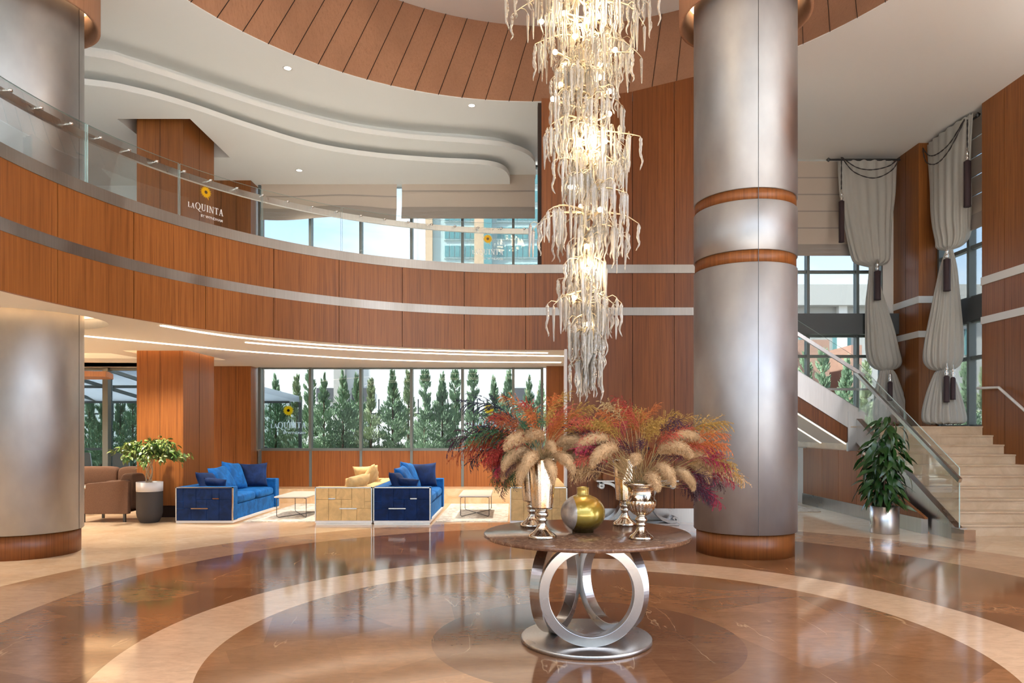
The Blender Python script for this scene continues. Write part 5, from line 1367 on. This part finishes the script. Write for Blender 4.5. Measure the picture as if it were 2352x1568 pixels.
# ------------------------------------------------------------------ lettering
def stroke(b, x0, z0, x1, z1, w0, w1=None):
    w1 = w1 or w0; b.append([(x0-w0/2, z0), (x0+w0/2, z0), (x1+w1/2, z1), (x1-w1/2, z1)])
def hbar(b, x0, x1, z, h): b.append([(x0, z), (x1, z), (x1, z+h), (x0, z+h)])
T, t_, sf = .21, .10, .07
def letter(c):
    b = []
    if c == 'L': stroke(b, .18, 0, .18, 1, T); hbar(b, .02, .36, 1-sf, sf); hbar(b, .02, .62, 0, sf); stroke(b, .60, 0, .62, .24, sf, sf); return b, .68
    if c == 'A': stroke(b, .12, 0, .38, 1, t_); stroke(b, .68, 0, .42, 1, T); hbar(b, .2, .6, .33, sf); hbar(b, 0, .26, 0, sf); hbar(b, .52, .86, 0, sf); return b, .88
    if c == 'Q':
        n = 28
        for i in range(n):
            a, c2 = 2*pi*i/n, 2*pi*(i+1)/n
            b.append([(.5+.50*cos(a), .5+.52*sin(a)), (.5+.50*cos(c2), .5+.52*sin(c2)), (.5+.33*cos(c2), .5+.46*sin(c2)), (.5+.33*cos(a), .5+.46*sin(a))])
        b.append([(.40, .02), (.55, .06), (.95, -.24), (.80, -.28)]); b.append([(.80, -.28), (.95, -.24), (1.25, -.22), (1.22, -.27)]); return b, 1.04
    if c == 'U':
        stroke(b, .18, .25, .18, 1, T); stroke(b, .70, .1, .70, 1, t_); hbar(b, .02, .34, 1-sf, sf); hbar(b, .58, .84, 1-sf, sf)
        n = 10
        for i in range(n):
            a, c2 = pi+pi*i/n, pi+pi*(i+1)/n
            b.append([(.42+.325*cos(a), .27+.29*sin(a)), (.42+.325*cos(c2), .27+.29*sin(c2)), (.44+.2*cos(c2), .27+.2*sin(c2)), (.44+.2*cos(a), .27+.2*sin(a))])
        return b, .88
    if c == 'I': stroke(b, .2, 0, .2, 1, T); hbar(b, .04, .36, 1-sf, sf); hbar(b, .04, .36, 0, sf); return b, .42
    if c == 'N': stroke(b, .14, 0, .14, 1, t_); stroke(b, .76, 0, .76, 1, t_); stroke(b, .74, 0, .16, 1, T); hbar(b, 0, .28, 0, sf); hbar(b, .62, .9, 1-sf, sf); hbar(b, 0, .2, 1-sf, sf); return b, .94
    if c == 'T': stroke(b, .38, 0, .38, 1, T); hbar(b, .02, .74, 1-sf, sf); hbar(b, .22, .54, 0, sf); stroke(b, .04, .80, .04, 1, sf); stroke(b, .72, .80, .72, 1, sf); return b, .78
def word(s, x, z, h, polys, sq=.9):
    for c in s:
        ps_, w_ = letter(c)
        for p in ps_: polys.append([(x+px_*h*sq, z+pz*h) for px_, pz in p])
        x += (w_+.10)*h*sq
    return x
def text_polys(s, width, h):
    cu = bpy.data.curves.new('t', 'FONT'); cu.body = s; cu.size = 1; cu.resolution_u = 3; cu.offset = .012
    o = bpy.data.objects.new('t', cu); COL.objects.link(o); dg = bpy.context.evaluated_depsgraph_get(); me = bpy.data.meshes.new_from_object(o.evaluated_get(dg))
    xs_ = [v.co.x for v in me.vertices]; ys_ = [v.co.y for v in me.vertices]; x0_, x1_, y0_, y1_ = min(xs_), max(xs_), min(ys_), max(ys_)
    vs = [((v.co.x-x0_)/(x1_-x0_)*width, (v.co.y-y0_)/(y1_-y0_)*h) for v in me.vertices]; fs = [tuple(f.vertices) for f in me.polygons]
    bpy.data.objects.remove(o); return vs, fs
def logo(loc, yaw, W, lab, lw=None, ls=None):
    """sticker W wide on a glass pane; local x to the right, z up"""
    r = empty('hotel_sticker', loc, lab, 'logo', None, None, yaw)
    polys = []; end = word('LA', 0, 0, .115*W/.6, polys); word('QUINTA', end+.0, 0, .20*W/.6*.62*1.25, polys, .86)
    mxx = max(p[0] for q in polys for p in q); s = W/mxx
    b = MB()
    for p in polys: b.add([((x*s), -.004, z*s) for x, z in p], [tuple(range(len(p)))])
    b.build('lettering', lw or M['logowhite'], r, world=False)
    vs, fs = text_polys('BY WYNDHAM', W*.62, W*.068); b = MB(); b.add([(W*.36+x, -.004, -W*.165+z) for x, z in vs], fs); b.build('lettering', lw or M['logowhite'], r, world=False)
    b = MB(); cx_, cz = W*.50, W*.50
    for ring, (n, r0, r1, sc_) in enumerate(((16, .07, .165, 1), (16, .06, .145, 1))):
        for i in range(n):
            a = 2*pi*(i+ring*.5)/n; da = .15; q = W*1.0
            L_ = r1+(.05 if (i == 13 and ring == 0) else 0)
            b.add([(cx_+q*r0*cos(a-da), -.003-ring*.001, cz+q*r0*sin(a-da)), (cx_+q*(r0+.55*(L_-r0))*cos(a-da*.62), -.003-ring*.001, cz+q*(r0+.55*(L_-r0))*sin(a-da*.62)), (cx_+q*L_*cos(a), -.003-ring*.001, cz+q*L_*sin(a)), (cx_+q*(r0+.55*(L_-r0))*cos(a+da*.62), -.003-ring*.001, cz+q*(r0+.55*(L_-r0))*sin(a+da*.62)), (cx_+q*r0*cos(a+da), -.003-ring*.001, cz+q*r0*sin(a+da))], [(0, 1, 2, 3, 4)])
    b.add([(cx_+W*.075*cos(2*pi*i/20), -.0045, cz+W*.075*sin(2*pi*i/20)) for i in range(20)], [tuple(range(20))])
    b.build('sunflower', ls or M['logoyellow'], r, world=False)
    b = MB(); b.add([(cx_+W*.042*cos(2*pi*i/20), -.0055, cz+W*.042*sin(2*pi*i/20)) for i in range(20)], [tuple(range(20))]); b.build('sunflower_centre', M['logodark'], r, world=False)
    return r
logo(Vector(((621-1180)/1620*DW, DW+.02, 1.51+(990-983)/1620*DW)), 0, .78, 'white lettered sunflower sticker on the leftmost lower window', M['logofrost'], M['logosun'])
logo(Vector(((1082-1180)/1620*DW, DW+.02, 1.51+(990-980)/1620*DW)), 0, .78, 'white lettered sunflower sticker on the window behind the dried flowers', M['logofrost'], M['logosun'])
for px, W, lab in ((430, .52, 'sunflower sticker with white lettering on the balcony glass before the square pillar'), (1086, .52, 'sunflower sticker with pale lettering on the balcony glass before the tower')):
    a = ang(px); x, y = pol(a, RG-.012)
    logo(Vector((x, y, 4.46)), radians(a-90+ -2.5), W, lab)
